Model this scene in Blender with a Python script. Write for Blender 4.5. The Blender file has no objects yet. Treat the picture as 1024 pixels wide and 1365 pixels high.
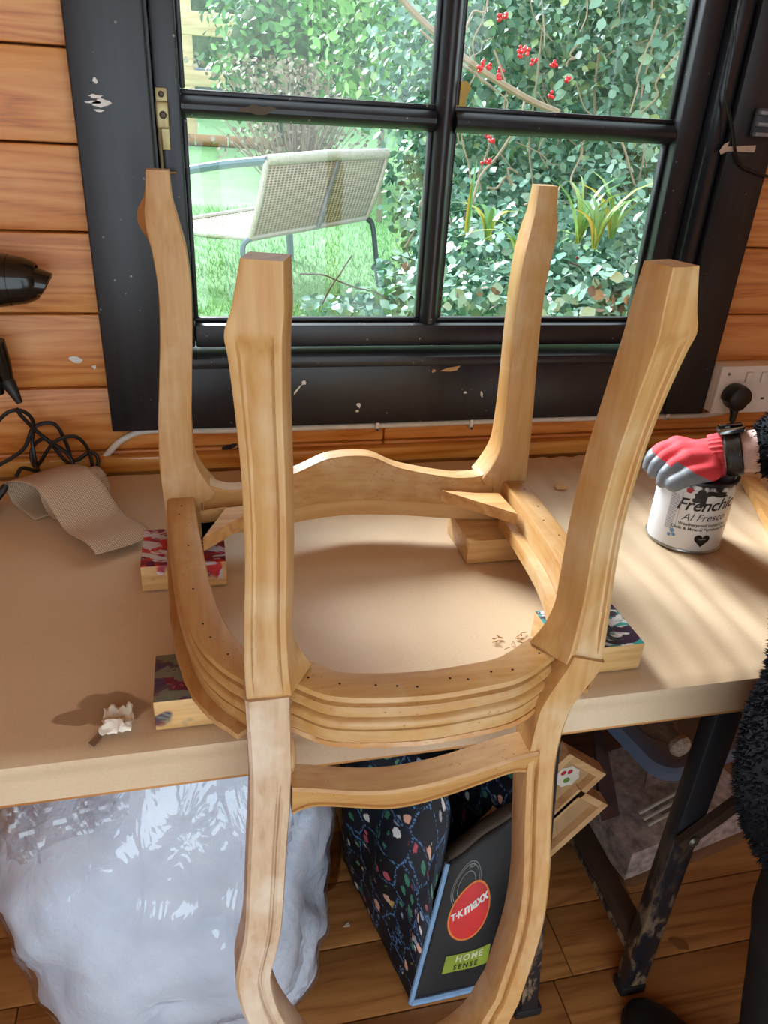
import bpy, bmesh, math, random
import numpy as np
from mathutils import Vector, Matrix, noise as mnoise
random.seed(7); rng = np.random.default_rng(7)
SC = bpy.context.scene
COL = SC.collection

# ------------------------------------------------------------------ camera, sky, lights, exposure
FPX, CX, CY = 1010.0, 512.0, 682.5
ROT = np.array([[0.97404595, -0.05642869, 0.21920375],
                [-0.21981187, -0.46689745, 0.85655678],
                [0.0540113, -0.88250925, -0.46718327]])
CAM = np.array([0.0, 0.0, 1.30])
cam = bpy.data.cameras.new('camera'); cam_o = bpy.data.objects.new('camera', cam); COL.objects.link(cam_o)
cam.sensor_fit = 'VERTICAL'; cam.sensor_height = 36.0; cam.lens = 36.0 * FPX / 1365.0
cam.clip_start = 0.02; cam.clip_end = 300
_m = Matrix(((ROT[0, 0], -ROT[0, 1], -ROT[0, 2], CAM[0]), (ROT[1, 0], -ROT[1, 1], -ROT[1, 2], CAM[1]),
             (ROT[2, 0], -ROT[2, 1], -ROT[2, 2], CAM[2]), (0, 0, 0, 1)))
cam_o.matrix_world = _m
SC.camera = cam_o
SC.view_settings.view_transform = 'Standard'; SC.view_settings.look = 'None'
SC.view_settings.gamma = 1.0; SC.view_settings.use_curve_mapping = False
SC.view_settings.exposure = 0.45

W = bpy.data.worlds.new('overcast_sky'); SC.world = W; W.use_nodes = True
_bg = W.node_tree.nodes['Background']
_bg.inputs[0].default_value = (0.78, 0.91, 1.0, 1); _bg.inputs[1].default_value = 2.2

def add_light(name, kind, loc, target, energy, color, size=None, size_y=None, angle=None):
    L = bpy.data.lights.new(name, kind); L.energy = energy; L.color = color
    if kind == 'AREA':
        L.shape = 'RECTANGLE'; L.size = size; L.size_y = size_y or size
    if angle is not None: L.angle = angle
    o = bpy.data.objects.new(name, L); COL.objects.link(o); o.location = loc
    o.rotation_euler = (Vector(target) - Vector(loc)).to_track_quat('-Z', 'Y').to_euler()
    return o
# hazy sun behind thin cloud, in front of the window and to its left
add_light('hazy_sun_offscreen', 'SUN', (-2.2, 6.0, 4.6), (0.2, 0.9, 0.75), 9.5, (0.90, 0.96, 1.0), angle=math.radians(24))
# further daylight: sky fill through an unseen opening, added behind the camera (world only)

def ray(u, v): return ROT @ np.array([(u - CX) / FPX, (v - CY) / FPX, 1.0])
def onz(u, v, z): r = ray(u, v); return Vector(CAM + r * ((z - CAM[2]) / r[2]))
def ony(u, v, y): r = ray(u, v); return Vector(CAM + r * ((y - CAM[1]) / r[1]))

# ------------------------------------------------------------------ materials
def lin(c):
    if isinstance(c, str):
        c = [int(c[i:i + 2], 16) / 255 for i in (0, 2, 4)]
    return tuple((x / 12.92 if x <= .04045 else ((x + .055) / 1.055) ** 2.4) for x in c[:3]) + (1,)

class NT:
    def __init__(s, name):
        s.m = bpy.data.materials.new(name); s.m.use_nodes = True
        s.t = s.m.node_tree; s.n = s.t.nodes; s.b = s.n['Principled BSDF']; s.out = s.n['Material Output']
    def new(s, typ, **kw):
        n = s.n.new(typ)
        for k, v in kw.items():
            if k.startswith('i_'):
                n.inputs[k[2:].replace('_', ' ')].default_value = v
            else: setattr(n, k, v)
        return n
    def link(s, a, b): s.t.links.new(a, b)
    def coord(s, scale=(1, 1, 1), rnd=True, loc=(0, 0, 0), rot=(0, 0, 0)):
        tc = s.new('ShaderNodeTexCoord'); mp = s.new('ShaderNodeMapping')
        mp.inputs['Scale'].default_value = scale; mp.inputs['Location'].default_value = loc; mp.inputs['Rotation'].default_value = rot
        if rnd:
            oi = s.new('ShaderNodeObjectInfo'); mu = s.new('ShaderNodeVectorMath', operation='SCALE')
            cb = s.new('ShaderNodeCombineXYZ'); s.link(oi.outputs['Random'], cb.inputs[0]); s.link(oi.outputs['Random'], cb.inputs[1]); s.link(oi.outputs['Random'], cb.inputs[2])
            s.link(cb.outputs[0], mu.inputs[0]); mu.inputs['Scale'].default_value = 17.0
            ad = s.new('ShaderNodeVectorMath', operation='ADD'); s.link(tc.outputs['Object'], ad.inputs[0]); s.link(mu.outputs[0], ad.inputs[1])
            s.link(ad.outputs[0], mp.inputs[0])
        else: s.link(tc.outputs['Object'], mp.inputs[0])
        return mp.outputs[0]
    def noise(s, vec, scale, detail=3, rough=.55, dist=0.0):
        n = s.new('ShaderNodeTexNoise'); n.inputs['Scale'].default_value = scale; n.inputs['Detail'].default_value = detail
        n.inputs['Roughness'].default_value = rough; n.inputs['Distortion'].default_value = dist
        s.link(vec, n.inputs['Vector']); return n.outputs['Fac']
    def ramp(s, fac, stops, interp='LINEAR'):
        r = s.new('ShaderNodeValToRGB'); r.color_ramp.interpolation = interp
        e = r.color_ramp.elements
        while len(e) < len(stops): e.new(.5)
        for el, (p, c) in zip(e, stops):
            el.position = p; el.color = c if len(c) == 4 and not isinstance(c, str) else lin(c)
        s.link(fac, r.inputs[0]); return r.outputs[0]
    def mix(s, fac, a, b, blend='MIX'):
        m = s.new('ShaderNodeMix', data_type='RGBA', blend_type=blend)
        for sock, val in ((m.inputs[0], fac), (m.inputs[6], a), (m.inputs[7], b)):
            if isinstance(val, (int, float)): sock.default_value = val
            elif isinstance(val, (tuple, list, str)): sock.default_value = val if (not isinstance(val, str) and len(val) == 4) else lin(val)
            else: s.link(val, sock)
        return m.outputs[2]
    def math(s, op, a, b=None):
        m = s.new('ShaderNodeMath', operation=op)
        for i, val in enumerate((a, b)):
            if val is None: continue
            if isinstance(val, (int, float)): m.inputs[i].default_value = val
            else: s.link(val, m.inputs[i])
        return m.outputs[0]
    def bump(s, h, strength=.2, dist=.002):
        b = s.new('ShaderNodeBump'); b.inputs['Strength'].default_value = strength; b.inputs['Distance'].default_value = dist
        s.link(h, b.inputs['Height']); s.link(b.outputs[0], s.b.inputs['Normal'])
    def fin(s, col=None, rough=.5, spec=None, metal=None):
        if col is not None:
            if isinstance(col, (tuple, list, str)): s.b.inputs['Base Color'].default_value = lin(col)
            else: s.link(col, s.b.inputs['Base Color'])
        if isinstance(rough, (int, float)): s.b.inputs['Roughness'].default_value = rough
        else: s.link(rough, s.b.inputs['Roughness'])
        if spec is not None: s.b.inputs['Specular IOR Level'].default_value = spec
        if metal is not None: s.b.inputs['Metallic'].default_value = metal
        return s.m

MATS = {}
def plain(name, col, rough=.5, spec=None, metal=None, var=.12, vscale=30, bumpy=0.0):
    if name in MATS: return MATS[name]
    t = NT(name); v = t.coord(); f = t.noise(v, vscale, 3)
    c = lin(col); d = tuple(x * (1 - var) for x in c[:3]) + (1,); l = tuple(min(1, x * (1 + var)) for x in c[:3]) + (1,)
    colr = t.ramp(f, [(.3, d), (.7, l)])
    if bumpy: t.bump(t.noise(v, vscale * 4, 2), bumpy, .001)
    MATS[name] = t.fin(colr, rough, spec, metal); return MATS[name]

def wood(name, dark, mid, light, axis='X', freq=60, rough=.5, knots=False, pale=None, stretch=12, bump=.12, pores=None, ring=.9):
    if name in MATS: return MATS[name]
    t = NT(name); k = {'X': 0, 'Y': 1, 'Z': 2}[axis]
    sc = [1, 1, 1]; sc[k] = 1 / stretch
    v = t.coord(tuple(sc)); vo = t.coord()
    base = t.noise(v, freq * .22, 2, .5, .6)
    rings = t.math('FRACT', t.math('MULTIPLY', base, 7.0))
    rings = t.math('ABSOLUTE', t.math('SUBTRACT', rings, .5))
    fine = t.noise(v, freq * 3, 3, .6)
    f = t.math('ADD', t.math('MULTIPLY', rings, ring), t.math('MULTIPLY', fine, 1.1 - .55 * ring))
    c = t.ramp(f, [(.15, dark), (.42, mid), (.75, light)])
    big = t.noise(vo, 6, 3); c = t.mix(t.math('MULTIPLY', big, .35), c, mid)
    if pale:
        pm = t.ramp(t.noise(vo, 9, 4, .65), [(.48, (0, 0, 0, 1)), (.66, (1, 1, 1, 1))])
        c = t.mix(t.math('MULTIPLY', pm, .55), c, pale)
    if knots:
        vk = t.coord((.35 if k == 0 else 1, .35 if k == 1 else 1, .35 if k == 2 else 1))
        vr = t.new('ShaderNodeTexVoronoi'); vr.inputs['Scale'].default_value = 7; t.link(vk, vr.inputs['Vector'])
        km = t.ramp(vr.outputs['Distance'], [(.03, (1, 1, 1, 1)), (.10, (0, 0, 0, 1))])
        c = t.mix(t.math('MULTIPLY', km, .75), c, knots)
    if pores:
        vr = t.new('ShaderNodeTexVoronoi'); vr.inputs['Scale'].default_value = 160; t.link(vo, vr.inputs['Vector'])
        msk = t.ramp(t.noise(vo, 22, 3), [(.5, (0, 0, 0, 1)), (.6, (1, 1, 1, 1))])
        pm = t.ramp(vr.outputs['Distance'], [(.10, (1, 1, 1, 1)), (.22, (0, 0, 0, 1))])
        c = t.mix(t.math('MULTIPLY', t.math('MULTIPLY', pm, msk), pores), c, dark)
    t.bump(f, bump, .0012)
    MATS[name] = t.fin(c, rough); return MATS[name]

def glass_mat(name, tint=(1, 1, 1, 1), gloss=1.0, rough=.02, haze=0.0):
    t = NT(name); t.n.remove(t.b)
    tr = t.new('ShaderNodeBsdfTransparent'); tr.inputs[0].default_value = tint
    gl = t.new('ShaderNodeBsdfGlossy'); gl.inputs['Roughness'].default_value = rough
    fr = t.new('ShaderNodeLayerWeight'); fr.inputs[0].default_value = .5
    mx = t.new('ShaderNodeMixShader')
    t.link(t.math('MULTIPLY', t.math('ADD', t.math('MULTIPLY', t.math('POWER', fr.outputs['Facing'], 5.0), .95), .03), gloss), mx.inputs[0]); t.link(tr.outputs[0], mx.inputs[1]); t.link(gl.outputs[0], mx.inputs[2])
    res = mx.outputs[0]
    if haze:
        df = t.new('ShaderNodeBsdfDiffuse'); df.inputs[0].default_value = (.8, .85, .88, 1)
        m2 = t.new('ShaderNodeMixShader'); v = t.coord(rnd=False)
        sp = t.ramp(t.noise(v, 260, 3, .7), [(.62, (.15, .15, .15, 1)), (.72, (1, 1, 1, 1))])
        t.link(t.math('MULTIPLY', sp, haze), m2.inputs[0]); t.link(res, m2.inputs[1]); t.link(df.outputs[0], m2.inputs[2]); res = m2.outputs[0]
    t.link(res, t.out.inputs[0]); MATS[name] = t.m
    return t.m

# ------------------------------------------------------------------ mesh helpers
class MB:
    def __init__(s): s.v = []; s.f = []; s.mi = []
    def add(s, vs, fs, mi=0):
        o = len(s.v); s.v += [tuple(x) for x in vs]; s.f += [tuple(i + o for i in f) for f in fs]; s.mi += [mi] * len(fs); return s
    def box(s, lo, hi, bev=0.0, M=None, mi=0):
        x0, y0, z0 = lo; x1, y1, z1 = hi
        if bev <= 0:
            vs = [(x0, y0, z0), (x1, y0, z0), (x1, y1, z0), (x0, y1, z0), (x0, y0, z1), (x1, y0, z1), (x1, y1, z1), (x0, y1, z1)]
            fs = [(0, 3, 2, 1), (4, 5, 6, 7), (0, 1, 5, 4), (1, 2, 6, 5), (2, 3, 7, 6), (3, 0, 4, 7)]
        else:
            bm = bmesh.new(); bmesh.ops.create_cube(bm, size=1)
            for v in bm.verts:
                v.co = Vector(((x0 + x1) / 2 + v.co.x * (x1 - x0), (y0 + y1) / 2 + v.co.y * (y1 - y0), (z0 + z1) / 2 + v.co.z * (z1 - z0)))
            bmesh.ops.bevel(bm, geom=bm.edges[:], offset=bev, segments=2, affect='EDGES', profile=.5)
            bm.verts.index_update(); vs = [v.co.copy() for v in bm.verts]; fs = [[v.index for v in f.verts] for f in bm.faces]; bm.free()
        if M is not None: vs = [M @ Vector(v) for v in vs]
        return s.add(vs, fs, mi)
    def loft(s, secs, cap=True, closed=False, mi=0, open_sec=False):
        n = len(secs[0]); vs = [p for sec in secs for p in sec]; fs = []
        m = len(secs); rng_i = m if closed else m - 1
        for i in range(rng_i):
            j = (i + 1) % m
            for k in range(n - 1 if open_sec else n):
                l = (k + 1) % n
                fs.append((i * n + k, i * n + l, j * n + l, j * n + k))
        if cap and not closed:
            fs.append(tuple(range(n - 1, -1, -1))); fs.append(tuple((m - 1) * n + k for k in range(n)))
        return s.add(vs, fs, mi)
    def tube(s, path, r, n=8, cap=True, mi=0):
        P = [Vector(p) for p in path]; m = len(P)
        R = r if isinstance(r, (list, tuple)) else [r] * m
        T = [(P[min(i + 1, m - 1)] - P[max(i - 1, 0)]).normalized() for i in range(m)]
        up = Vector((0, 0, 1)) if abs(T[0].z) < .9 else Vector((1, 0, 0))
        N = (up - T[0] * up.dot(T[0])).normalized(); secs = []
        for i in range(m):
            N = (N - T[i] * N.dot(T[i])).normalized(); B = T[i].cross(N)
            secs.append([P[i] + (N * math.cos(a) + B * math.sin(a)) * R[i] for a in [2 * math.pi * k / n for k in range(n)]])
        return s.loft(secs, cap, mi=mi)
    def lathe(s, prof, center=(0, 0, 0), axis=(0, 0, 1), n=24, mi=0, cap=True):
        A = Vector(axis).normalized(); U = A.orthogonal().normalized(); Wv = A.cross(U); c = Vector(center)
        secs = [[c + A * h + (U * math.cos(a) + Wv * math.sin(a)) * r for a in [2 * math.pi * k / n for k in range(n)]] for r, h in prof]
        return s.loft(secs, cap, mi=mi)
    def prism(s, poly, ext, mi=0):
        E = Vector(ext); a = [Vector(p) for p in poly]
        return s.loft([a, [p + E for p in a]], True, mi=mi)
    def grid(s, fn, nu, nv, mi=0):
        vs = [fn(i / (nu - 1), j / (nv - 1)) for j in range(nv) for i in range(nu)]
        fs = [(j * nu + i, j * nu + i + 1, (j + 1) * nu + i + 1, (j + 1) * nu + i) for j in range(nv - 1) for i in range(nu - 1)]
        return s.add(vs, fs, mi)
    def build(s, name, mats, parent=None, ang=38, solid=0.0, fixn=True):
        me = bpy.data.meshes.new(name); me.from_pydata(s.v, [], s.f)
        mats = mats if isinstance(mats, (list, tuple)) else [mats]
        for m in mats: me.materials.append(m)
        if len(mats) > 1: me.polygons.foreach_set('material_index', s.mi)
        if fixn:
            bm = bmesh.new(); bm.from_mesh(me); bmesh.ops.recalc_face_normals(bm, faces=bm.faces[:]); bm.to_mesh(me); bm.free()
        me.polygons.foreach_set('use_smooth', [True] * len(me.polygons)); me.set_sharp_from_angle(angle=math.radians(ang))
        me.update()
        o = bpy.data.objects.new(name, me); COL.objects.link(o)
        if solid:
            md = o.modifiers.new('thickness', 'SOLIDIFY'); md.thickness = solid; md.offset = -1
        if parent is not None: attach(o, parent)
        return o

def attach(o, parent):
    o.parent = parent; bpy.context.view_layer.update()
    o.matrix_parent_inverse = parent_world(parent).inverted()
def parent_world(p):
    M = p.matrix_basis.copy()
    if p.parent is not None: M = parent_world(p.parent) @ p.matrix_parent_inverse @ M
    return M
def tag(o, label, cat, group=None, kind=None):
    if label: o['label'] = label
    if cat: o['category'] = cat
    if group: o['group'] = group
    if kind: o['kind'] = kind
    return o
def thing(name, loc, label, cat, group=None, kind=None):
    o = bpy.data.objects.new(name, None); COL.objects.link(o); o.location = loc; o.empty_display_size = .05
    return tag(o, label, cat, group, kind)
def structure(o): o['kind'] = 'structure'; return o

def spline(pts, n):
    """Catmull-Rom through control points (any dimension), n samples per span."""
    P = [np.array(p, float) for p in pts]; out = []
    Q = [2 * P[0] - P[1]] + P + [2 * P[-1] - P[-2]]
    for i in range(1, len(Q) - 2):
        for k in range(n):
            t = k / n; a, b, c, d = Q[i - 1], Q[i], Q[i + 1], Q[i + 2]
            out.append(.5 * ((2 * b) + (c - a) * t + (2 * a - 5 * b + 4 * c - d) * t * t + (3 * b - a - 3 * c + d) * t ** 3))
    out.append(P[-1]); return out
def interp(x, xs, ys): return float(np.interp(x, xs, ys))

def text_mesh(body, size=1.0, shear=0.0, align='CENTER', bold=0.0, spacing=1.0):
    cu = bpy.data.curves.new('lettering', 'FONT'); cu.body = body; cu.size = size; cu.shear = shear
    cu.align_x = align; cu.align_y = 'CENTER'; cu.offset = bold; cu.space_character = spacing; cu.resolution_u = 3
    o = bpy.data.objects.new('lettering', cu); COL.objects.link(o)
    dg = bpy.context.evaluated_depsgraph_get(); me = bpy.data.meshes.new_from_object(o.evaluated_get(dg))
    bm = bmesh.new(); bm.from_mesh(me); bmesh.ops.triangulate(bm, faces=bm.faces[:]); bm.verts.index_update()
    vs = [(v.co.x, v.co.y) for v in bm.verts]; fs = [[v.index for v in f.verts] for f in bm.faces]
    bm.free(); bpy.data.objects.remove(o); bpy.data.meshes.remove(me); return vs, fs
def remeshed(o, voxel, smooth=6, factor=.5):
    """Join overlapping volumes of one mesh into a single continuous skin."""
    a = o.modifiers.new('r', 'REMESH'); a.mode = 'VOXEL'; a.voxel_size = voxel; a.use_smooth_shade = True
    if smooth:
        b = o.modifiers.new('s', 'SMOOTH'); b.iterations = smooth; b.factor = factor
    dg = bpy.context.evaluated_depsgraph_get(); me = bpy.data.meshes.new_from_object(o.evaluated_get(dg))
    old = o.data; o.modifiers.clear(); o.data = me
    for m in old.materials:
        if m.name not in [x.name for x in me.materials if x]: me.materials.append(m)
    bpy.data.meshes.remove(old)
    me.polygons.foreach_set('use_smooth', [True] * len(me.polygons)); me.update(); return o
def capsule(mb, a, b, ra, rb, n=12):
    a, b = Vector(a), Vector(b); d = (b - a).normalized(); pts = []; rad = []
    for k in range(4): t = math.pi / 2 * (1 - k / 4); pts.append(a - d * ra * math.sin(t)); rad.append(max(ra * math.cos(t), .0003))
    pts.append(a); rad.append(ra); pts.append(b); rad.append(rb)
    for k in range(1, 5): t = math.pi / 2 * k / 4; pts.append(b + d * rb * math.sin(t)); rad.append(max(rb * math.cos(t), .0003))
    mb.tube(pts, rad, n)
def ellipsoid(mb, c, r, rot=None, nu=16, nv=10):
    secs = []
    for j in range(nv + 1):
        th = math.pi * j / nv; sec = []
        for i in range(nu):
            ph = 2 * math.pi * i / nu
            p = Vector((r[0] * math.sin(th) * math.cos(ph) + 1e-5 * math.cos(ph), r[1] * math.sin(th) * math.sin(ph) + 1e-5 * math.sin(ph), r[2] * math.cos(th)))
            sec.append(Vector(c) + (rot @ p if rot else p))
        secs.append(sec)
    mb.loft(secs, True)

# ================================================================== SETTING
YW = 1.21           # face of the shed wall with the window
BT = 0.75           # bench top height
PINE = wood('pine_boards', '9a4e1c', 'ca7c36', 'da9852', 'X', 90, .42, knots='5a2c12', stretch=14, bump=.15)
FLOORW = wood('floor_pine', '6a3c1e', '96602f', 'ab7440', 'X', 60, .45, knots='3c1e10', stretch=14, bump=.15)
def black_paint(name='black_frame_paint'):
    t = NT(name); v = t.coord(rnd=False); vs = t.coord((1, 1, .12), rnd=False)
    f = t.noise(vs, 90, 3)
    c = t.ramp(f, [(.3, '17161a'), (.7, '232226')])
    vr = t.new('ShaderNodeTexVoronoi'); vr.inputs['Scale'].default_value = 55; t.link(v, vr.inputs['Vector'])
    msk = t.ramp(t.noise(v, 9, 2), [(.46, (0, 0, 0, 1)), (.60, (1, 1, 1, 1))])
    sp = t.ramp(vr.outputs['Distance'], [(.075, (1, 1, 1, 1)), (.11, (0, 0, 0, 1))])
    c = t.mix(t.math('MULTIPLY', t.math('MULTIPLY', sp, msk), .7), c, 'a09a90')
    t.bump(f, .1, .001)
    MATS[name] = t.fin(c, .38); return MATS[name]
BLACK = black_paint()
WHITE_SPLASH = plain('white_paint', 'd8d4cc', .6)
BARE = plain('bare_wood_chip', 'c39a6b', .7)

# floor planks
floor = thing('floor', (0, 0, 0), None, None, kind='structure')
PW = .125; y = 0.80 - 14 * PW; k = 0; NFL = 0
while y < 1.4:
    xs = [-1.6, random.uniform(-.9, -.2), random.uniform(.35, .9), 1.9]
    if abs(y - .675) < .01: xs = [-1.6, -.35, .56, 1.9]
    for a, b in zip(xs[:-1], xs[1:]):
        MB().box((a + .0008, y + .0012, -.025), (b - .0008, y + PW - .0012, random.uniform(-.0012, 0)), .0015).build('plank', FLOORW, floor)
    y += PW
structure(MB().box((-1.7, -1.0, -.06), (2.0, 1.45, -.026)).build('floor_underlay', plain('dark_void', '1a120c', .9)))

# wall with window: boards split around the opening
wall = thing('wall_back', (0, YW, 0), None, None, kind='structure')
JZ = [0.0, .10, .214, .328, .442, .556, .67, .784, .892, 1.007, 1.123, 1.237, 1.351, 1.465, 1.58, 1.695, 1.81, 1.925, 2.04, 2.2]
OPX0, OPX1, OPZ0, OPZ1 = -.055, .828, .94, 1.66
def board(x0, x1, z0, z1):
    MB().box((x0, YW + random.uniform(0, .0015), z0 + .0014), (x1, YW + .045, z1 - .0014), .003).build('board', PINE, wall)
for z0, z1 in zip(JZ[:-1], JZ[1:]):
    if z1 <= OPZ0 or z0 >= OPZ1:
        board(-1.5, .30, z0, z1); board(.302, 1.8, z0, z1)
    else:
        board(-1.5, OPX0, z0, z1); board(OPX1, 1.8, z0, z1)
        if z0 < OPZ0: board(OPX0 + .001, OPX1 - .001, z0, OPZ0)
        if z1 > OPZ1: board(OPX0 + .001, OPX1 - .001, OPZ1, z1)
structure(MB().box((-1.5, YW + .046, 0), (OPX0, YW + .07, 2.2)).box((OPX1, YW + .046, 0), (1.8, YW + .07, 2.2)).box((OPX0, YW + .046, 0), (OPX1, YW + .07, OPZ0)).box((OPX0, YW + .046, OPZ1), (OPX1, YW + .07, 2.2)).build('wall_cladding', PINE))
def side_wall(name, x0, x1, y0, y1):
    w = thing(name, ((x0 + x1) / 2, (y0 + y1) / 2, 0), None, None, kind='structure')
    for z0, z1 in zip(JZ[:-1], JZ[1:]):
        MB().box((x0, y0, z0 + .0014), (x1, y1, z1 - .0014), .003).build('board', wood('pine_boards_side', '9a5222', 'c97e3e', 'd99a58', 'Y', 90, .42, knots='5a2c12', stretch=14), w)
side_wall('wall_left', -1.56, -1.505, -1.0, 1.28)
side_wall('wall_right', 1.805, 1.86, -1.0, 1.28)
rear = thing('wall_front', (.2, -1.03, 0), None, None, kind='structure')
for z0, z1 in zip(JZ[:-1], JZ[1:]):
    for a, b in ((-1.5, -1.0), (1.4, 1.8)) if z1 < 2.05 else ((-1.5, 1.8),):  # unseen gap in the boards, added and widened to let in sky fill
        MB().box((a, -1.06, z0 + .0014), (b, -1.005, z1 - .0014), .003).build('board', PINE, rear)
structure(MB().box((-1.6, -1.0, 2.2), (1.9, 1.4, 2.26)).build('ceiling', wood('ceiling_pine', 'b07842', 'cf9a5f', 'dcae76', 'X', 60, .5)))
# glossy amber batten where wall meets bench
structure(MB().box((-1.5, YW - .022, BT + .003), (1.8, YW - .0005, BT + .030), .004).build('trim_1', wood('varnished_batten', '8a4a18', 'b87830', 'd09a50', 'X', 40, .12, stretch=14, bump=.05)))

# window
win = thing('window_1', (.35, YW, OPZ0), None, None, kind='structure')
CF = YW - .020
win_parts = dict(lc=(-.150, -.052), rc=(.822, .918))
MB().box((-.150, CF, .824), (-.052, YW - .0005, 1.72), .003).build('casing', BLACK, win)
MB().box((.835, CF, .824), (.918, YW - .0005, 1.72), .003).build('casing', BLACK, win)
MB().box((-.0518, CF + .002, .824), (.8348, YW - .0005, .927), .003).build('casing', BLACK, win)
MB().box((-.0518, CF + .002, 1.645), (.8348, YW - .0005, 1.72), .003).build('casing', BLACK, win)
# stop bead on the right reveal, sill nosing
MB().box((.800, YW - .012, .945), (.8345, YW + .06, 1.645), .010).build('stop_bead', plain('black_gloss_bead', '1c2026', .25), win)
MB().box((-.0518, YW - .030, .9275), (.7995, YW + .06, .9450), .005).build('sill', BLACK, win)
MB().box((-.0518, YW + .004, 1.63), (.7995, YW + .06, 1.6445), .003).build('head', BLACK, win)
for a, b in ((-.0549, -.0505), (.8285, .8345)):
    MB().box((a, YW + .0, .9455), (b + (.003 if a < 0 else 0), YW + .068, 1.6445), .001).build('jamb', BLACK, win)
# sash
SY0, SY1 = YW + .006, YW + .05
GX = [(-.0055, .357), (.388, .748)]; GZ = [(.995, 1.277), (1.305, 1.588)]
def sashbox(name, lo, hi, bev=.004): return MB().box(lo, hi, bev).build(name, BLACK, win)
sashbox('sash_stile', (-.047, SY0, .952), (-.0125, SY1, 1.628)); sashbox('sash_stile', (.757, SY0, .952), (.7985, SY1, 1.628))
sashbox('sash_rail', (-.0122, SY0, .952), (.7567, SY1, .988)); sashbox('sash_rail', (-.0122, SY0, 1.595), (.7567, SY1, 1.628))
def glazing_bar(p0, p1, w, horizontal):
    """ovolo-moulded bar"""
    prof = [(-w, .022), (-w, .004), (-w * .75, -.002), (-w * .45, -.008), (-w * .2, -.011), (w * .2, -.011), (w * .45, -.008), (w * .75, -.002), (w, .004), (w, .022)]
    Y = YW + .02; secs = []
    for P in (p0, p1):
        secs.append([Vector((P[0], Y + b, P[1] + a)) if horizontal else Vector((P[0] + a, Y + b, P[1])) for a, b in prof])
    return MB().loft(secs).build('glazing_bar', BLACK, win)
glazing_bar((.3725, .988), (.3725, 1.595), .0155, False)
glazing_bar((-.0125, 1.291), (.3565, 1.291), .0145, True); glazing_bar((.3885, 1.291), (.757, 1.291), .0145, True)
for (x0, x1) in ((-.0125, .357), (.388, .757)):      # putty beads round the panes
    for (z0, z1) in ((.988, 1.2765), (1.3055, 1.595)):
        MB().box((x0, YW + .0275, z0), (x1, YW + .04, z0 + .007), .002).build('glazing_bead', BLACK, win)
        MB().box((x0, YW + .0275, z0 + .0075), (x0 + .007, YW + .04, z1), .002).build('glazing_bead', BLACK, win)
        MB().box((x1 - .007, YW + .0275, z0 + .0075), (x1, YW + .04, z1), .002).build('glazing_bead', BLACK, win)
GLASS = glass_mat('window_glass', (.97, .985, .98, 1), 1.0, .01, haze=.045)
for (x0, x1) in ((-.006, .3575), (.3875, .751)):
    for (z0, z1) in ((.9945, 1.2775), (1.3045, 1.589)):
        MB().box((x0, YW + .031, z0), (x1, YW + .034, z1)).build('pane', GLASS, win)
# casement stay
BRASS = plain('aged_brass', '9a8a62', .35, metal=.85, vscale=60)
st = MB(); sx = -.0365
st.box((sx - .009, SY0 - .004, 1.235), (sx + .007, SY0, 1.312), .001).box((sx - .010, SY0 - .014, 1.262), (sx + .008, SY0 - .004, 1.296), .003)
sto = st.build('casement_stay', BRASS, win)
MB().tube([(sx - .007, SY0 - .010, 1.275), (sx - .006, SY0 - .012, 1.18)], .0024, 8).tube([(sx - .010, SY0 - .012, 1.207), (sx + .012, SY0 - .012, 1.207)], .0022, 8).build('stay_arm', BRASS, sto)
MB().lathe([(.004, 0), (.004, .003), (.002, .004)], (sx - .001, SY0 - .004, 1.304), (0, -1, 0), 10).lathe([(.005, 0), (.005, .004), (.003, .005)], (sx, SY0 - .014, 1.279), (0, -1, 0), 10).build('screw', plain('screw_steel', '4a4238', .4, metal=.7), sto)
def splash(parent, pts, y, mat, name='paint_splash', th=.0006):
    MB().prism([(a, y, b) for a, b in pts], (0, -th, 0)).build(name, mat, parent)
def blob(cx, cz, rx, rz, n=14, j=.35, rot=0):
    out = []
    for k in range(n):
        a = 2 * math.pi * k / n; r = 1 + random.uniform(-j, j); x, z = rx * r * math.cos(a), rz * r * math.sin(a)
        out.append((cx + x * math.cos(rot) - z * math.sin(rot), cz + x * math.sin(rot) + z * math.cos(rot)))
    return out
for (u, v, rx, rz) in [(136, 137, .010, .006), (127, 128, .009, .002), (126, 136, .010, .0015), (133, 147, .006, .0016), (127, 107, .003, .003)]:
    p = ony(u, v, CF); splash(win, blob(p.x, p.z, rx, rz), CF, WHITE_SPLASH)
for (u, v, rx, rz, rot) in [(397, 519, .010, .0015, .9), (405, 510, .004, .003, 0), (478, 540, .003, .005, .5), (476, 548, .003, .002, 0), (620, 523, .003, .002, 0), (642, 525, .002, .005, .3)]:
    p = ony(u, v, CF + .002); splash(win, blob(p.x, p.z, rx, rz, rot=rot), CF + .002, WHITE_SPLASH)
p = ony(600, 492, CF + .002); splash(win, [(p.x - .018, p.z - .003), (p.x - .005, p.z + .002), (p.x + .018, p.z + .006), (p.x + .012, p.z - .002), (p.x, p.z - .004)], CF + .002, BARE, 'chipped_patch')
p = ony(578, 494, CF + .002); splash(win, blob(p.x, p.z, .003, .003), CF + .002, BARE, 'chipped_patch')
p = ony(985, 197, CF); splash(win, [(p.x - .034, p.z - .006), (p.x - .028, p.z + .004), (p.x - .02, p.z + .008), (p.x - .022, p.z + .001), (p.x + .03, p.z + .005), (p.x + .03, p.z - .005), (p.x - .02, p.z - .006), (p.x - .03, p.z - .011)], CF, plain('torn_pale_wood', 'c9b09a', .7), 'chipped_patch')
p = ony(345, 147, YW + .005); splash(win, blob(p.x, p.z, .022, .006), YW + .008, plain('bare_patch_dark', '4a3a22', .6), 'chipped_patch')
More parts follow.
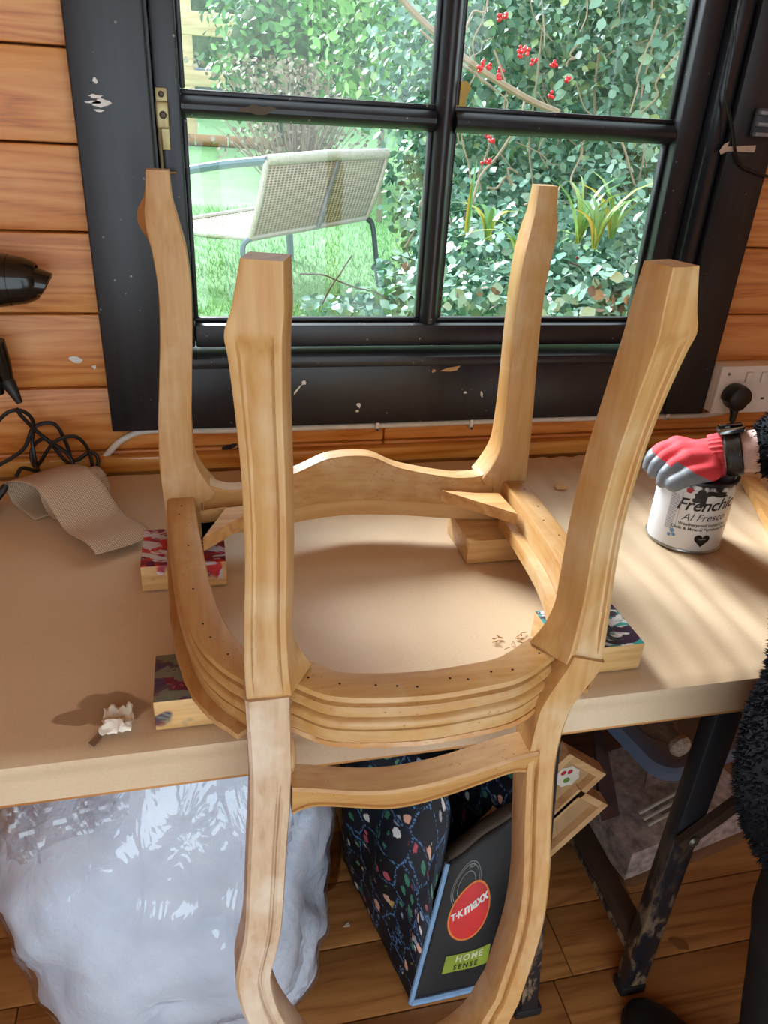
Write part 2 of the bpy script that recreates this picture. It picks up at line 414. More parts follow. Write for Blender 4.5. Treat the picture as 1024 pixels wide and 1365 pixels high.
p = ony(617, 128, YW + .03); splash(win, [(p.x - .010, p.z - .02), (p.x + .006, p.z - .018), (p.x + .006, p.z), (p.x + .012, p.z + .012), (p.x + .004, p.z + .02), (p.x - .010, p.z + .018)], YW + .0295, plain('tape_residue', 'b89a4a', .6), 'tape_residue', .0005)
p = ony(101, 479, YW); splash(wall, blob(p.x, p.z, .010, .005, rot=-.25, j=.1), YW - .0003, WHITE_SPLASH)
p = ony(126, 489, YW); splash(wall, blob(p.x, p.z, .003, .003), YW - .0003, WHITE_SPLASH)
for k in range(7):
    p = ony(300 + random.uniform(-4, 22), 600 + random.uniform(-10, 12), YW); splash(wall, blob(p.x, p.z, .009, .004, rot=.6), YW - .0004, plain('black_smear', '201510', .6), 'paint_smear')

# ------------------------------------------------------------------ workbench
bench = thing('workbench', (.2, .88, 0), 'long workbench on black steel legs under the window', 'workbench')
YF = .5665
MB().box((-1.4, YF + .002, .690), (1.15, 1.185, .7485), .003).build('bench_top', wood('bench_timber', '8a5024', 'b47a40', 'c89058', 'X', 50, .5), bench)
STEEL = NT('scuffed_black_steel'); _v = STEEL.coord(rnd=False)
_c = STEEL.mix(STEEL.ramp(STEEL.noise(STEEL.coord((1, 1, .4), rnd=False), 38, 5, .7), [(.50, (0, 0, 0, 1)), (.58, (1, 1, 1, 1))]), '15161c', '15161c')
_zr = STEEL.new('ShaderNodeSeparateXYZ'); _tc = STEEL.new('ShaderNodeTexCoord'); STEEL.link(_tc.outputs['Object'], _zr.inputs[0])
_lo = STEEL.ramp(_zr.outputs[2], [(.05, (1, 1, 1, 1)), (.42, (0, 0, 0, 1))])
_sp = STEEL.ramp(STEEL.noise(STEEL.coord((1, 1, .35), rnd=False), 45, 5, .7), [(.50, (0, 0, 0, 1)), (.60, (1, 1, 1, 1))])
_c = STEEL.mix(STEEL.math('MULTIPLY', _sp, _lo), '17181e', '8a7358')
STEEL = STEEL.fin(_c, .42)
RUST = plain('brown_painted_steel', '3a2a20', .5, vscale=40)
def bench_leg(x0, x1, y, hw=.021):
    lg = MB().loft([[Vector((x + a, y + b, z)) for a, b in ((-hw, -.014), (hw, -.014), (hw, .014), (-hw, .014))] for x, z in ((x1, .022), (x0, .6895))]).build('leg', STEEL, bench)
    MB().box((x1 - .023, y - .016, 0.0005), (x1 + .023, y + .016, .0215), .004).build('foot_cap', plain('black_rubber', '121213', .6), lg)
bench_leg(.383, .455, .640, .014)
for (x, y) in ((.645, .640), (.645, 1.10), (.398, 1.10), (-.95, .640), (-.95, 1.10)):
    lg = MB().box((x - .021, y - .014, .022), (x + .021, y + .014, .6895), .004).build('leg', STEEL, bench)
    MB().box((x - .023, y - .016, 0.0005), (x + .023, y + .016, .0215), .004).build('foot_cap', plain('black_rubber', '121213', .6), lg)
MB().box((.628, .655, .10), (.662, 1.085, .128), .003).build('stretcher', RUST, bench)
MB().box((.628, .655, .086), (.634, 1.085, .0995), .001).build('stretcher_flange', STEEL, bench)
bp0 = Vector((.640, .617, .405)); bp1 = Vector((.93, .617, .690))
d = (bp1 - bp0).normalized(); nn = Vector((-d.z, 0, d.x)) * .010; dy = Vector((0, .006, 0))
br = MB().loft([[p - nn - dy, p + nn - dy, p + nn + dy, p - nn + dy] for p in (bp0 - d * .02, bp1)]).build('brace', RUST, bench)
MB().lathe([(.009, 0), (.009, .004), (.005, .007)], (bp0.x, bp0.y - .006, bp0.z), (0, -1, 0), 10).build('bolt', plain('bolt_steel', '6a6258', .4, metal=.8), br)

# brown paper that covers the bench
def paper_mat():
    t = NT('kraft_paper'); v = t.coord(rnd=False)
    c = t.ramp(t.noise(v, 5, 3), [(.3, 'c8ab8a'), (.7, 'd4ba9a')])
    fib = t.noise(t.coord((1, 1, 1), rnd=False), 420, 2); c = t.mix(.12, c, t.ramp(fib, [(.3, 'a98258'), (.7, 'e2c6a0')]))
    # damp stain by the front edge
    nz = t.new('ShaderNodeTexNoise'); nz.inputs['Scale'].default_value = 22; t.link(v, nz.inputs['Vector'])
    ad = t.new('ShaderNodeVectorMath', operation='MULTIPLY_ADD'); t.link(nz.outputs['Color'], ad.inputs[0]); ad.inputs[1].default_value = (.03, .03, 0); t.link(v, ad.inputs[2])
    def spot(cx, cy, rx, ry):
        mp = t.new('ShaderNodeMapping'); mp.vector_type = 'POINT'
        mp.inputs['Scale'].default_value = (1 / rx, 1 / ry, 0); mp.inputs['Location'].default_value = (-(cx + .015) / rx, -(cy + .015) / ry, 0)
        t.link(ad.outputs[0], mp.inputs[0]); ln = t.new('ShaderNodeVectorMath', operation='LENGTH'); t.link(mp.outputs[0], ln.inputs[0])
        return t.ramp(ln.outputs['Value'], [(.88, (1, 1, 1, 1)), (1.0, (0, 0, 0, 1))])
    m = t.math('MAXIMUM', spot(-.108, .625, .038, .026), spot(-.145, .615, .028, .012))
    c = t.mix(t.math('MULTIPLY', m, .75), c, '8a6a4a')
    t.bump(t.noise(v, 300, 3), .08, .001)
    return t.fin(c, .5)
PAPER = paper_mat()
def paper_pt(a, b):
    x = -1.38 + a * 2.52
    L = 1.18 - YF
    s = b * (L + .054)                      # distance from the wall edge to the hem
    wr = 0
    if x > .42:
        wr = (.0013 * math.sin((x + .03 * s) * 150 + 2.5 * mnoise.noise((x * 5, s * 4, 0))) + .0010 * mnoise.noise((x * 60, s * 6, 4))) * min(1, (x - .42) * 6)
    wr += .0012 * mnoise.noise((x * 7, s * 9, 3)) + .0008 * mnoise.noise((x * 25, s * 12, 9))
    wr += .0010 * math.exp(-((x + .02 - .05 * math.sin(s * 9)) / .02) ** 2) * (1 if .1 < s < .5 else 0)
    if s < L - .002: return (x, 1.18 - s, BT + .0018 + wr)
    t = s - L
    if t < .012: return (x, YF - .006 * min(1, t / .004) + .0, BT + .0018 - t)
    return (x, YF - .0008 - .0052 * max(0, 1 - (t - .012) / .003) + .0008 * mnoise.noise((x * 9, t * 20, 0)), BT + .0018 - t)
MB().grid(paper_pt, 460, 80).build('paper_cover', PAPER, None, ang=60)
pc = bpy.data.objects['paper_cover']; tag(pc, 'brown kraft paper sheet covering the workbench top and front edge', 'paper')

# ================================================================== THE CHAIR, UPSIDE DOWN ON THE BENCH
CW = dict(dark='90622f', mid='b38148', light='c2985f', rough=.45, pale='ccb088', stretch=16, bump=.05, ring=.35)
WZ = wood('beech_upright', axis='Z', freq=55, **CW)
WX = wood('beech_rail', axis='X', freq=55, pores=.85, **CW)
WY = wood('beech_side_rail', axis='Y', freq=55, pores=.7, **CW)
WRAW = wood('beech_raw_strip', '8a5626', 'ae7438', 'c08a50', 'X', 50, .6, pale='e6cfae', bump=.2, pores=.9)
HOLE_SHADE = plain('tack_hole_shade', '1c0f08', .9)  # near-black colour stands in for the shade inside the holes
chair = thing('chair_frame', (.165, .72, .79), 'stripped beech dining chair frame turned upside down on the bench', 'chair')
RT = .850; RB = .797

def outline_mesh(curve_out, w_in, prof_out, z_off=None):
    """sweep a rail section along a plan curve; outward normal is to the right of travel"""
    P = [Vector((p[0], p[1], 0)) for p in curve_out]; secs = []
    for i, p in enumerate(P):
        T = (P[min(i + 1, len(P) - 1)] - P[max(i - 1, 0)]).normalized(); N = Vector((T.y, -T.x, 0))
        dz = z_off(i / (len(P) - 1)) if z_off else 0
        secs.append([p + N * o + Vector((0, 0, z + (dz if z > .83 else 0))) for o, z in prof_out])
    return secs
MOULD = [(-.034, RB), (-.034, RT - .003), (-.032, RT), (-.004, RT), (-.001, RT - .0015), (.0, RT - .006), (-.0015, RT - .008), (-.005, RT - .0095),
         (-.005, RT - .0115), (-.001, RT - .0125), (.0015, RT - .016), (.001, RT - .021), (-.002, RT - .0235), (-.0045, RT - .0245), (-.004, RT - .0265), (.0, RT - .0275),
         (.002, RT - .030), (.0025, RT - .033), (.001, RT - .036), (-.003, RT - .037), (-.003, RT - .0385), (.0, RT - .0395), (.0, RB)]
def lip_prof(o0, o1): return [(-.030, .7905), (-.030, RB - .0002), (o1 - .001, RB - .0002), (o1, RB - .002), (o1, .792), (o1 - .001, .7905)]

near_c = spline([(.058, .523), (.095, .497), (.167, .486), (.231, .489), (.27, .497), (.313, .522)], 8)
left_c = spline([(-.057, .893), (-.051, .80), (-.040, .68), (-.024, .60), (-.004, .557), (.0195, .528)], 8)
right_c = spline([(.3515, .530), (.378, .560), (.402, .61), (.421, .69), (.429, .79), (.4315, .893)], 8)
back_rail = MB().loft(outline_mesh(near_c, .034, MOULD)).build('seat_rail', WX, chair); back_rail['label'] = 'moulded rear seat rail between the two raked back legs'
left_rail = MB().loft(outline_mesh(left_c, .034, MOULD)).build('seat_rail', WY, chair)
right_rail = MB().loft(outline_mesh(right_c, .034, MOULD)).build('seat_rail', WY, chair)
def lip(curve, o0, o1, mat):
    P = [Vector((p[0], p[1], 0)) for p in curve]; secs = []
    for i, p in enumerate(P):
        T = (P[min(i + 1, len(P) - 1)] - P[max(i - 1, 0)]).normalized(); N = Vector((T.y, -T.x, 0)); f = i / (len(P) - 1)
        o1_ = o0 + (o1 - o0) * math.sin(math.pi * min(1, f * 1.2) * .5) + random.uniform(-.0006, .0006)
        zb = .7902 + random.uniform(0, .0012)
        secs.append([p + N * o + Vector((0, 0, z)) for o, z in [(-.030, zb), (-.030, RB - .0003), (o1_ - .001, RB - .0003), (o1_, RB - .002), (o1_, zb + .001), (o1_ - .001, zb)]])
    return MB().loft(secs)
lip(near_c, .001, .002, WRAW).build('rebate_strip', WRAW, chair)
lip(left_c, .004, .013, WX).build('rebate_strip', WY, chair)
lip(right_c, .008, .006, WX).build('rebate_strip', WY, chair)
# inside ledge of the right rail
P = [Vector((p[0], p[1], 0)) for p in right_c]; secs = []
for i, p in enumerate(P):
    T = (P[min(i + 1, len(P) - 1)] - P[max(i - 1, 0)]).normalized(); N = Vector((T.y, -T.x, 0))
    secs.append([p + N * o + Vector((0, 0, z)) for o, z in [(-.0345, .800), (-.0345, .817), (-.047, .817), (-.048, .815), (-.048, .800)]])
MB().loft(secs[2:-3]).build('inner_ledge', WY, chair)

# serpentine front rail (far side)
fx = [-.012, .02, .05, .085, .118, .140, .152, .175, .207, .225, .240, .258, .29, .33, .36, .376, .388]
fz = [.868, .853, .8525, .858, .866, .874, .8785, .8805, .8805, .877, .868, .862, .857, .853, .855, .861, .868]
fyi = [(-.02, .896), (.02, .899), (.05, .904), (.106, .919), (.15, .931), (.2, .934), (.26, .924), (.329, .905), (.36, .899), (.395, .896)]
secs = []; strip = []
for i in range(61):
    x = -.012 + .400 * i / 60; zt = interp(x, fx, fz); yi = interp(x, [a for a, b in fyi], [b for a, b in fyi])
    zt = sum(interp(x + d, fx, fz) for d in (-.008, -.004, 0, .004, .008)) / 5
    yi = sum(interp(x + d, [a for a, b in fyi], [b for a, b in fyi]) for d in (-.02, -.01, 0, .01, .02)) / 5
    secs.append([Vector((x, yi + a, z)) for a, z in [(0, .8135), (0, zt - .002), (.002, zt), (.025, zt), (.0275, zt - .003), (.0275, .80), (.001, .80)]])
    strip.append([Vector((x, yi + a, z)) for a, z in [(-.0015, .7905), (-.0015, .8120), (-.0005, .8132), (.0, .8134), (.0, .7997), (.026, .7997), (.026, .7905)]])
MB().loft(secs).build('seat_rail', WX, chair)['label'] = 'serpentine shaped front seat rail'
MB().loft(strip).build('rail_lamination', wood('beech_lamination', 'a87840', 'c08e52', 'cca068', 'X', 40, .5, stretch=18), chair)

# corner braces
def brace(a, b, ina, inb, zt, th):
    poly = [Vector((a[0], a[1], zt - th)), Vector((b[0], b[1], zt - th)), Vector((inb[0], inb[1], zt - th)), Vector((ina[0], ina[1], zt - th))]
    MB().prism(poly, (0, 0, th)).build('corner_brace', wood('beech_brace', 'a06c3c', 'c08c52', 'd0a26a', 'X', 45, .55), chair)
a = onz(588, 652, .842); b = onz(690, 685, .842)
brace((a.x, a.y - .004), (b.x, b.y), (a.x + .045, a.y - .017), (b.x - .003, b.y + .062), .842, .016)
a = onz(334, 676, .842); b = onz(263, 718, .842)
brace((-.014, b.y), (a.x + .02, a.y + .01), (a.x - .03, a.y + .004), (-.016, b.y + .07), .842, .018)

# legs -----------------------------------------------------------------
def leg(base, zs, offs, half, bump, outdir, kind, flare=None, mats=None):
    """loft rounded-square sections; kind 'cabriole' (far) or 'raked' (near, channelled on two faces)"""
    o = Vector((outdir[0], outdir[1], 0)).normalized(); sx = 1 if outdir[0] > 0 else -1; sy = 1 if outdir[1] > 0 else -1
    smp = spline([(z, ) + tuple(of) + (h, bm) for z, of, h, bm in zip(zs, offs, half, bump)], 6); secs = []
    ch = [(1, -.88), (1, -.70), (.97, -.66), (.78, -.62), (.74, -.50), (.80, -.25), (.84, 0), (.80, .25), (.74, .50), (.78, .62), (.97, .66), (1, .70)]
    for z, ox, oy, h, bm in smp:
        m = 1.0 if kind == 'raked' else 0.0
        if kind == 'raked': m *= np.clip((1.168 - z) / .014, 0, 1) * np.clip((z - .853) / .02, 0, 1)
        pts = []
        # local frame: p = outward along X (sx), q = outward along Y (sy)
        A = [(d + (1 - d) * (1 - m), t) for d, t in ch]
        loop = [(p, q) for p, q in A] + [(1, .88), (.97, .97), (.88, 1)] + [(q, p) for p, q in reversed(A)] + \
               [(-.90, 1), (-.97, .97), (-1, .9), (-1, 0), (-1, -.9), (-.97, -.97), (-.9, -1), (0, -1), (.9, -1), (.97, -.97)]
        cx, cy = base[0] + ox, base[1] + oy
        for p, q in loop:
            v = Vector((sx * p * h, sy * q * h, 0))
            dt = max(0, v.dot(o)) / (1.3 * h)
            v += o * bm * dt ** 2
            if flare:
                fl = flare * max(0, 1 - abs(z - .853) / .055) ** 2
                if p < 0: v.x -= sx * fl * min(1, -p) * (1 if z >= .845 else 0) * (max(0, (.9 - q) / 1.9) if kind == 'raked' else 1)
                if kind == 'cabriole' and q < 0: v.y -= sy * fl * .0
            if kind == 'raked':      # leg set diagonally to the seat
                th = sx * math.radians(interp(z, [.85, .87, .93], [2, 8, 17])); v = Vector((v.x * math.cos(th) - v.y * math.sin(th), v.x * math.sin(th) + v.y * math.cos(th), 0))
            pts.append(Vector((cx + v.x, cy + v.y, z)))
        secs.append(pts)
    return MB().loft(secs).build('leg', mats or WZ, chair, ang=30)
fz_ = [.7905, .84, .865, .90, .95, 1.0, 1.06, 1.11, 1.15, 1.172, 1.188, 1.205, 1.232]
fd = [0, 0, .002, .005, .003, -.003, -.010, -.013, -.009, -.003, .0, .001, 0]
fh = [.0235, .0235, .0232, .0215, .0200, .0190, .0182, .0180, .0184, .0182, .0168, .0140, .0120]
fb = [0, 0, 0, 0, 0, 0, 0, 0, .002, .012, .011, .003, 0]
for bx, by, ox in ((-.0375, .918, -1), (.409, .918, 1)):
    o = Vector((ox * .72, .69)); leg((bx, by), fz_, [(o.x * d, o.y * d) for d in fd], fh, fb, (ox * .8, .6), 'cabriole', flare=.02)
nz = [.8505, .852, .858, .90, .95, 1.0, 1.06, 1.11, 1.15, 1.168, 1.185, 1.215]
ny = [0, 0, .0, .001, .002, .002, -.002, -.008, -.015, -.018, -.020, -.022]
nx = [0, 0, 0, -.001, -.003, -.004, -.003, -.001, .000, .0, -.002, -.003]
nh = [.0195, .0195, .0193, .0182, .0172, .0168, .0166, .0166, .0168, .0168, .0158, .0138]
nb = [0, 0, 0, 0, 0, 0, 0, .001, .003, .005, .003, 0]
for bx, by, ox in ((.0385, .5235, -1), (.3325, .5245, 1)):
    leg((bx, by), nz, [(ox * a, b) for a, b in zip(nx, ny)], nh, nb, (ox * .8, -.6), 'raked', flare=.022)

# back frame hanging below the seat ------------------------------------
def back_y(z): return interp(z, [.36, .45, .55, .65, .75, .80], [.392, .418, .444, .468, .490, .5012])
def stile(outer, width, side):
    """outer: (x,z) control points of outer edge; section has a stepped moulding at its inner camera-side edge"""
    C = spline(outer, 8); secs = []
    for i, c in enumerate(C):
        a = C[max(i - 1, 0)]; b = C[min(i + 1, len(C) - 1)]; t = (b - a) / np.linalg.norm(b - a)
        n = np.array([-t[1], t[0]]) * side                    # in-plane normal pointing inward
        f = i / (len(C) - 1); w = interp(f, [k / (len(width) - 1) for k in range(len(width))], width); sec = []
        for u, dpt in [(0, .003), (.003, 0), (w * .60, -.0005), (w * .64, .001), (w * .66, .0045), (w * .71, .005), (w * .73, .002), (w * .80, .0005), (w * .96, .002), (w, .005), (w, .034), (w * .97, .036), (.003, .036), (0, .033)]:
            q = c + n * u; yb = back_y(q[1]); dpt = dpt if dpt > .03 or u in (0, w) else dpt * float(np.clip((.765 - q[1]) / .03, 0, 1))
            sec.append(Vector((q[0], yb + dpt, q[1])))
        secs.append(sec)
    return secs
L_out = [(.0172, .850), (.0180, .81), (.0185, .765), (.0170, .73), (.0135, .69), (.0105, .65), (.006, .60), (-.004, .555), (-.003, .530), (.003, .503), (.014, .475), (.032, .440)]
R_out = [(.3540, .850), (.3490, .835), (.337, .812), (.326, .788), (.3195, .762), (.3165, .73), (.3175, .67), (.3195, .61), (.317, .56), (.310, .52), (.292, .455)]
MB().loft(stile(L_out, [.0385, .0385, .037, .036, .036, .035, .034, .033, .032, .032], 1)).build('stile', wood('beech_weathered', 'a07c5c', 'bc9a78', 'caae90', 'Z', 50, .6, pale='e6d8c6', stretch=8, bump=.12, ring=.4), chair)
MB().loft(stile(R_out, [.0385, .038, .036, .033, .032, .031, .031, .031, .031, .031], -1)).build('stile', WZ, chair)
crest_out = [(.032, .4395), (.055, .402), (.095, .365), (.16, .345), (.22, .37), (.265, .405), (.2918, .4545)]
MB().loft(stile(crest_out, [.032, .036, .042, .046, .042, .036, .031], 1)).build('crest_rail', WX, chair)
# lower back rail: serpentine
tf = [(389, 1047), (450, 1053), (500, 1055), (560, 1047), (620, 1031), (680, 1010), (716, 1000)]
bf = [(386, 1084), (450, 1083), (500, 1088), (540, 1087), (620, 1062), (660, 1046), (694, 1034)]
def back_hit(u, v):
    y = .48
    for _ in range(6): p = ony(u, v, y); y = back_y(p.z)
    return ony(u, v, y)
T_ = [back_hit(*q) for q in tf]; B_ = [back_hit(*q) for q in bf]
secs = []
for i in range(41):
    x = .0555 + (.296 - .0555) * i / 40
    zt = interp(x, [p.x for p in T_], [p.z for p in T_]); zb = interp(x, [p.x for p in B_], [p.z for p in B_])
    zt = sum(interp(x + d, [p.x for p in T_], [p.z for p in T_]) for d in (-.02, -.01, 0, .01, .02)) / 5
    zb = sum(interp(x + d, [p.x for p in B_], [p.z for p in B_]) for d in (-.02, -.01, 0, .01, .02)) / 5
    y0 = back_y((zt + zb) / 2); e = min(i, 40 - i) / 40; zb -= .010 * max(0, 1 - e * 9) ** 2
    secs.append([Vector((x, y0 + dy, z)) for dy, z in [(.005, zb), (.001, zb + .004), (.0005, zb + .007), (.003, zb + .0075), (.002, zb + .009), (.0, zt - .003), (.002, zt), (.030, zt + .001), (.033, zt - .002), (.033, zb + .001)]])
MB().loft(secs).build('back_rail', WX, chair)
# carved ears where stile meets the seat
for cxp, sgn in ((.0545, 1), (.2955, -1)):
    m = MB(); ellipsoid(m, (cxp, .514, .772), (.0075, .017, .021)); m.build('carved_ear', WZ, chair)
# tack holes in the rails' undersides: flat discs, the holes' shade painted dark
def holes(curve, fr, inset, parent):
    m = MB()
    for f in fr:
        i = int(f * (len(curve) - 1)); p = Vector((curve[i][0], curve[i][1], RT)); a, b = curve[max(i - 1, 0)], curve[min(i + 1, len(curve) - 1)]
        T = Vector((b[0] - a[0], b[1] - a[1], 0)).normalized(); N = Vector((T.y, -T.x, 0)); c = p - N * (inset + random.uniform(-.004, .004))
        MB().lathe([(.0012, 0), (.0012, .0003)], c, (0, 0, 1), 6).build('tack_hole_shade', HOLE_SHADE, parent)
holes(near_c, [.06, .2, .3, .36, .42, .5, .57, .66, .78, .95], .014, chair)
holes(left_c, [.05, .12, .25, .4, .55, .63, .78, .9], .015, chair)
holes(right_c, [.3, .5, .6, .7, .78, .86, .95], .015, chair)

# ------------------------------------------------------------------ the four wooden blocks under the seat
def block_mat(name, colors, cover, seed, front=.35):
    t = NT(name); v = t.coord(loc=(seed, seed * 2, 0), rnd=False); tc = t.new('ShaderNodeTexCoord')
    base = t.ramp(t.noise(t.coord((.1, 1, 1), rnd=False), 90, 3), [(.3, 'b98a50'), (.7, 'd8ae74')])
    geo = t.new('ShaderNodeNewGeometry'); sx = t.new('ShaderNodeSeparateXYZ'); t.link(geo.outputs['Normal'], sx.inputs[0])
    so = t.new('ShaderNodeSeparateXYZ'); t.link(tc.outputs['Object'], so.inputs[0])
    paint = None
    for k, cc in enumerate(colors):
        f = t.noise(t.coord((1, 1.6, 1), loc=(seed + k * 3.1, k * 5.7, seed), rnd=False), 15 + 4 * k, 4, .6, 1.0)
        mk = t.ramp(f, [(.50, (0, 0, 0, 1)), (.53, (1, 1, 1, 1))])
        paint = t.mix(mk, paint if paint is not None else cc, cc)
    top = t.ramp(sx.outputs[2], [(.5, (0, 0, 0, 1)), (.6, (1, 1, 1, 1))])
    hi = t.ramp(t.math('ADD', t.math('MULTIPLY', t.noise(v, 35, 3), .030), so.outputs[2]), [(BT + front * .04 + .013, (0, 0, 0, 1)), (BT + front * .04 + .016, (1, 1, 1, 1))]) if front < 5 else None
    cov = t.ramp(t.noise(v, 20, 4, .6, .6), [(cover - .03, (0, 0, 0, 1)), (cover, (1, 1, 1, 1))])
    m = t.math('MULTIPLY', top, cov)
    if front < 1:
        blob = t.ramp(t.noise(v, 16, 2), [(.50, (0, 0, 0, 1)), (.53, (1, 1, 1, 1))])
        m = t.math('MAXIMUM', m, t.math('MULTIPLY', t.math('SUBTRACT', 1.0, top), t.math('MULTIPLY', blob, hi)))
    return t.fin(t.mix(m, base, paint), .45)
def block(lo, hi, mat, label):
    o = MB().box((lo[0], lo[1], BT + .0035), (hi[0], hi[1], .7895), .0015).build('wooden_block', mat); tag(o, label, 'block', 'wooden blocks under the chair')
block((-.092, .831), (.012, .925), block_mat('block_red', ['8a2a3a', 'c02a2e', '5a1a3a', 'c9c4cc'], .30, 3.3, .4), 'wooden block with red, maroon and white paint beside the hessian ribbon')
block((-.067, .583), (.030, .655), block_mat('block_purple', ['4a3a40', '3a2a4a', 'a8463c', '5a1030', '6a6a5a'], .20, 9.1, .3), 'wooden block smeared with dark purple and dull red at the bench front edge')
block((.336, .838), (.440, .930), block_mat('block_plain', ['c99a5c', 'd2a568'], .99, 1.0, 9), 'plain unpainted wooden block under the chair corner brace')
block((.362, .594), (.463, .672), block_mat('block_white', ['c8c2bc', 'b8b0a8', '2f8078', '2c1c30'], .25, 14.6, 9), 'wooden block daubed with white, teal and black paint under a raked leg')

# ================================================================== THINGS ON THE BENCH AND THE WALL
# hessian ribbon: roll plus loosened band
def hessian_mat():
    t = NT('hessian'); tc = t.new('ShaderNodeTexCoord')
    at = t.new('ShaderNodeAttribute', attribute_name='weave')
    w1 = t.new('ShaderNodeTexWave', wave_type='BANDS', bands_direction='X'); w1.inputs['Scale'].default_value = 1; w2 = t.new('ShaderNodeTexWave', wave_type='BANDS', bands_direction='Y'); w2.inputs['Scale'].default_value = 1
    for w in (w1, w2):
        mp = t.new('ShaderNodeMapping'); mp.inputs['Scale'].default_value = (105, 105, 0); t.link(at.outputs['Vector'], mp.inputs[0]); t.link(mp.outputs[0], w.inputs['Vector']); w.inputs['Distortion'].default_value = .4
    h = t.math('MULTIPLY', w1.outputs['Fac'], w2.outputs['Fac'])
    c = t.ramp(h, [(.02, 'a4866a'), (.35, 'd0b496'), (.9, 'e2ceb8')])
    t.bump(h, .6, .0012); return t.fin(c, .85)
HESS = hessian_mat()
hes = thing('hessian_ribbon', (-.19, 1.03, BT), 'loosely unrolled natural hessian ribbon lying in front of the dryer cable', 'ribbon')
wv = Vector((.80, .60, 0)); uv = Vector((.60, -.80, 0)); hc = Vector((-.215, 1.055, BT + .003))
def ribbon(path2d, w0, w1, name, th=.0014, skew=None, nw=14):
    C = spline(path2d, 6); me = MB(); n = len(C); L = [0]
    for i in range(1, n): L.append(L[-1] + float(np.linalg.norm(C[i] - C[i - 1])))
    uvs = []
    for i, c in enumerate(C):
        for j in range(nw):
            f = j / (nw - 1); w = w0 + (w1 - w0) * f; k = skew(i / (n - 1), f) if skew else (0, 0)
            p = hc + uv * (c[0] + k[0]) + wv * w + Vector((0, 0, c[1] + k[1])); me.v.append(tuple(p)); uvs.append((L[i], w, 0))
    me.f = [(i * nw + j, i * nw + j + 1, (i + 1) * nw + j + 1, (i + 1) * nw + j) for i in range(n - 1) for j in range(nw - 1)]; me.mi = [0] * len(me.f)
    o = me.build(name, HESS, hes, solid=th)
    a = o.data.attributes.new('weave', 'FLOAT_VECTOR', 'POINT'); a.data.foreach_set('vector', [x for q in uvs for x in q]); return o
sp = []
for k in range(60):
    a = k / 60 * 2 * math.pi * 5.2; r = .006 + .0235 * k / 59; sp.append((r * math.sin(a) + .012, .0325 + r * math.cos(a)))
ribbon(sp, -.022, .058, 'roll', nw=6)
ribbon([(-.005, .0015), (-.040, .0018), (-.068, .006), (-.083, .020), (-.078, .036), (-.055, .047), (-.02, .058), (.012, .0625), (.040, .052), (.065, .033), (.085, .021), (.110, .020), (.138, .022), (.160, .014)],
       -.040, .045, 'band', skew=lambda s, f: (.012 * max(0, s - .6) * (f - .5), .006 * math.sin(s * 9 + f * 3) * max(0, s - .5)))

# hair dryer on the wall with its cord
BPL = plain('black_gloss_plastic', '16120f', .16, vscale=20)
BPM = plain('black_matt_plastic', '1a1816', .5, vscale=20)
dry = thing('hair_dryer', (-.30, 1.13, 1.05), 'glossy black hair dryer hanging on the pine wall with its nozzle out', 'hair dryer')
hy = 1.145
ax = Vector((1, 0, -.02)).normalized(); hz = 1.068
MB().lathe([(.004, -.17), (.024, -.165), (.034, -.15), (.038, -.12), (.038, -.08), (.036, -.045), (.034, -.03)], (-.222, hy, hz), ax, 28).build('barrel', BPL, dry)
MB().lathe([(.0335, -.0295), (.031, -.012), (.026, .0), (.0235, .004), (.0215, .004), (.024, -.002)], (-.222, hy, hz), ax, 28, cap=False).build('front_ring', BPL, dry)
# flattened concentrator nozzle
secs = []
for f, ry, rz, dx in [(0, .0245, .0225, -.012), (.5, .024, .019, .002), (1, .022, .014, .016), (1, .019, .011, .016), (0, .02, .018, -.010)]:
    secs.append([Vector((-.222 + dx + .008 * math.sin(a) * f, hy + ry * math.cos(a), hz - .004 * f + rz * math.sin(a))) for a in [2 * math.pi * k / 24 for k in range(24)]])
MB().loft(secs, cap=False).build('nozzle', BPL, dry)
secs = []
for t_, r in [(0, .022), (.03, .021), (.06, .019), (.09, .018), (.12, .016), (.135, .010)]:
    c = Vector((-.335 + t_ * .30, hy, hz - .025 - t_)); secs.append([c + Vector((r * math.cos(a) * .85, r * math.sin(a), 0)) for a in [2 * math.pi * k / 16 for k in range(16)]])
MB().loft(secs).build('handle', BPL, dry)
MB().tube([(-.2835, hy + .01, .925), (-.279, hy + .005, .92), (-.272, hy, .905), (-.268, hy, .893)], [.011, .010, .007, .0045], 12).build('cord_guard', BPM, dry)
MB().tube([(-.2852, hy, .985), (-.2845, hy + .004, .955), (-.2835, hy + .01, .9255)], [.0125, .0135, .0112], 12).build('cord_collar', BPL, dry)
def pxpath(pts, n=7): return [Vector(p) for p in spline([tuple(ony(u, v, y)) for u, v, y in pts], n)]
cord_px = [(22, 545, 1.145), (30, 556, 1.15), (55, 580, 1.165), (90, 605, 1.17), (98, 622, 1.165), (85, 612, 1.18), (60, 585, 1.185), (42, 600, 1.185), (48, 622, 1.17), (72, 590, 1.160), (100, 582, 1.165), (118, 600, 1.175), (126, 632, 1.17),
           (131, 612, 1.18), (120, 603, 1.185), (98, 614, 1.18), (88, 590, 1.18), (72, 565, 1.175), (45, 570, 1.165), (30, 600, 1.16), (-10, 625, 1.15)]
MB().tube(pxpath(cord_px), .0030, 8).build('cord', BPM, dry)
MB().tube(pxpath([(-12, 572, 1.17), (10, 550, 1.17), (30, 548, 1.175), (44, 562, 1.18), (43, 590, 1.18), (48, 618, 1.165), (50, 628, 1.13), (30, 624, 1.10), (22, 634, 1.08)]), .0030, 8).build('cord', BPM, dry)
pl = ony(-10, 660, 1.075)
MB().box((pl.x - .030, 1.045, BT + .004), (pl.x + .004, 1.095, BT + .034), .006).build('plug', BPM, dry)
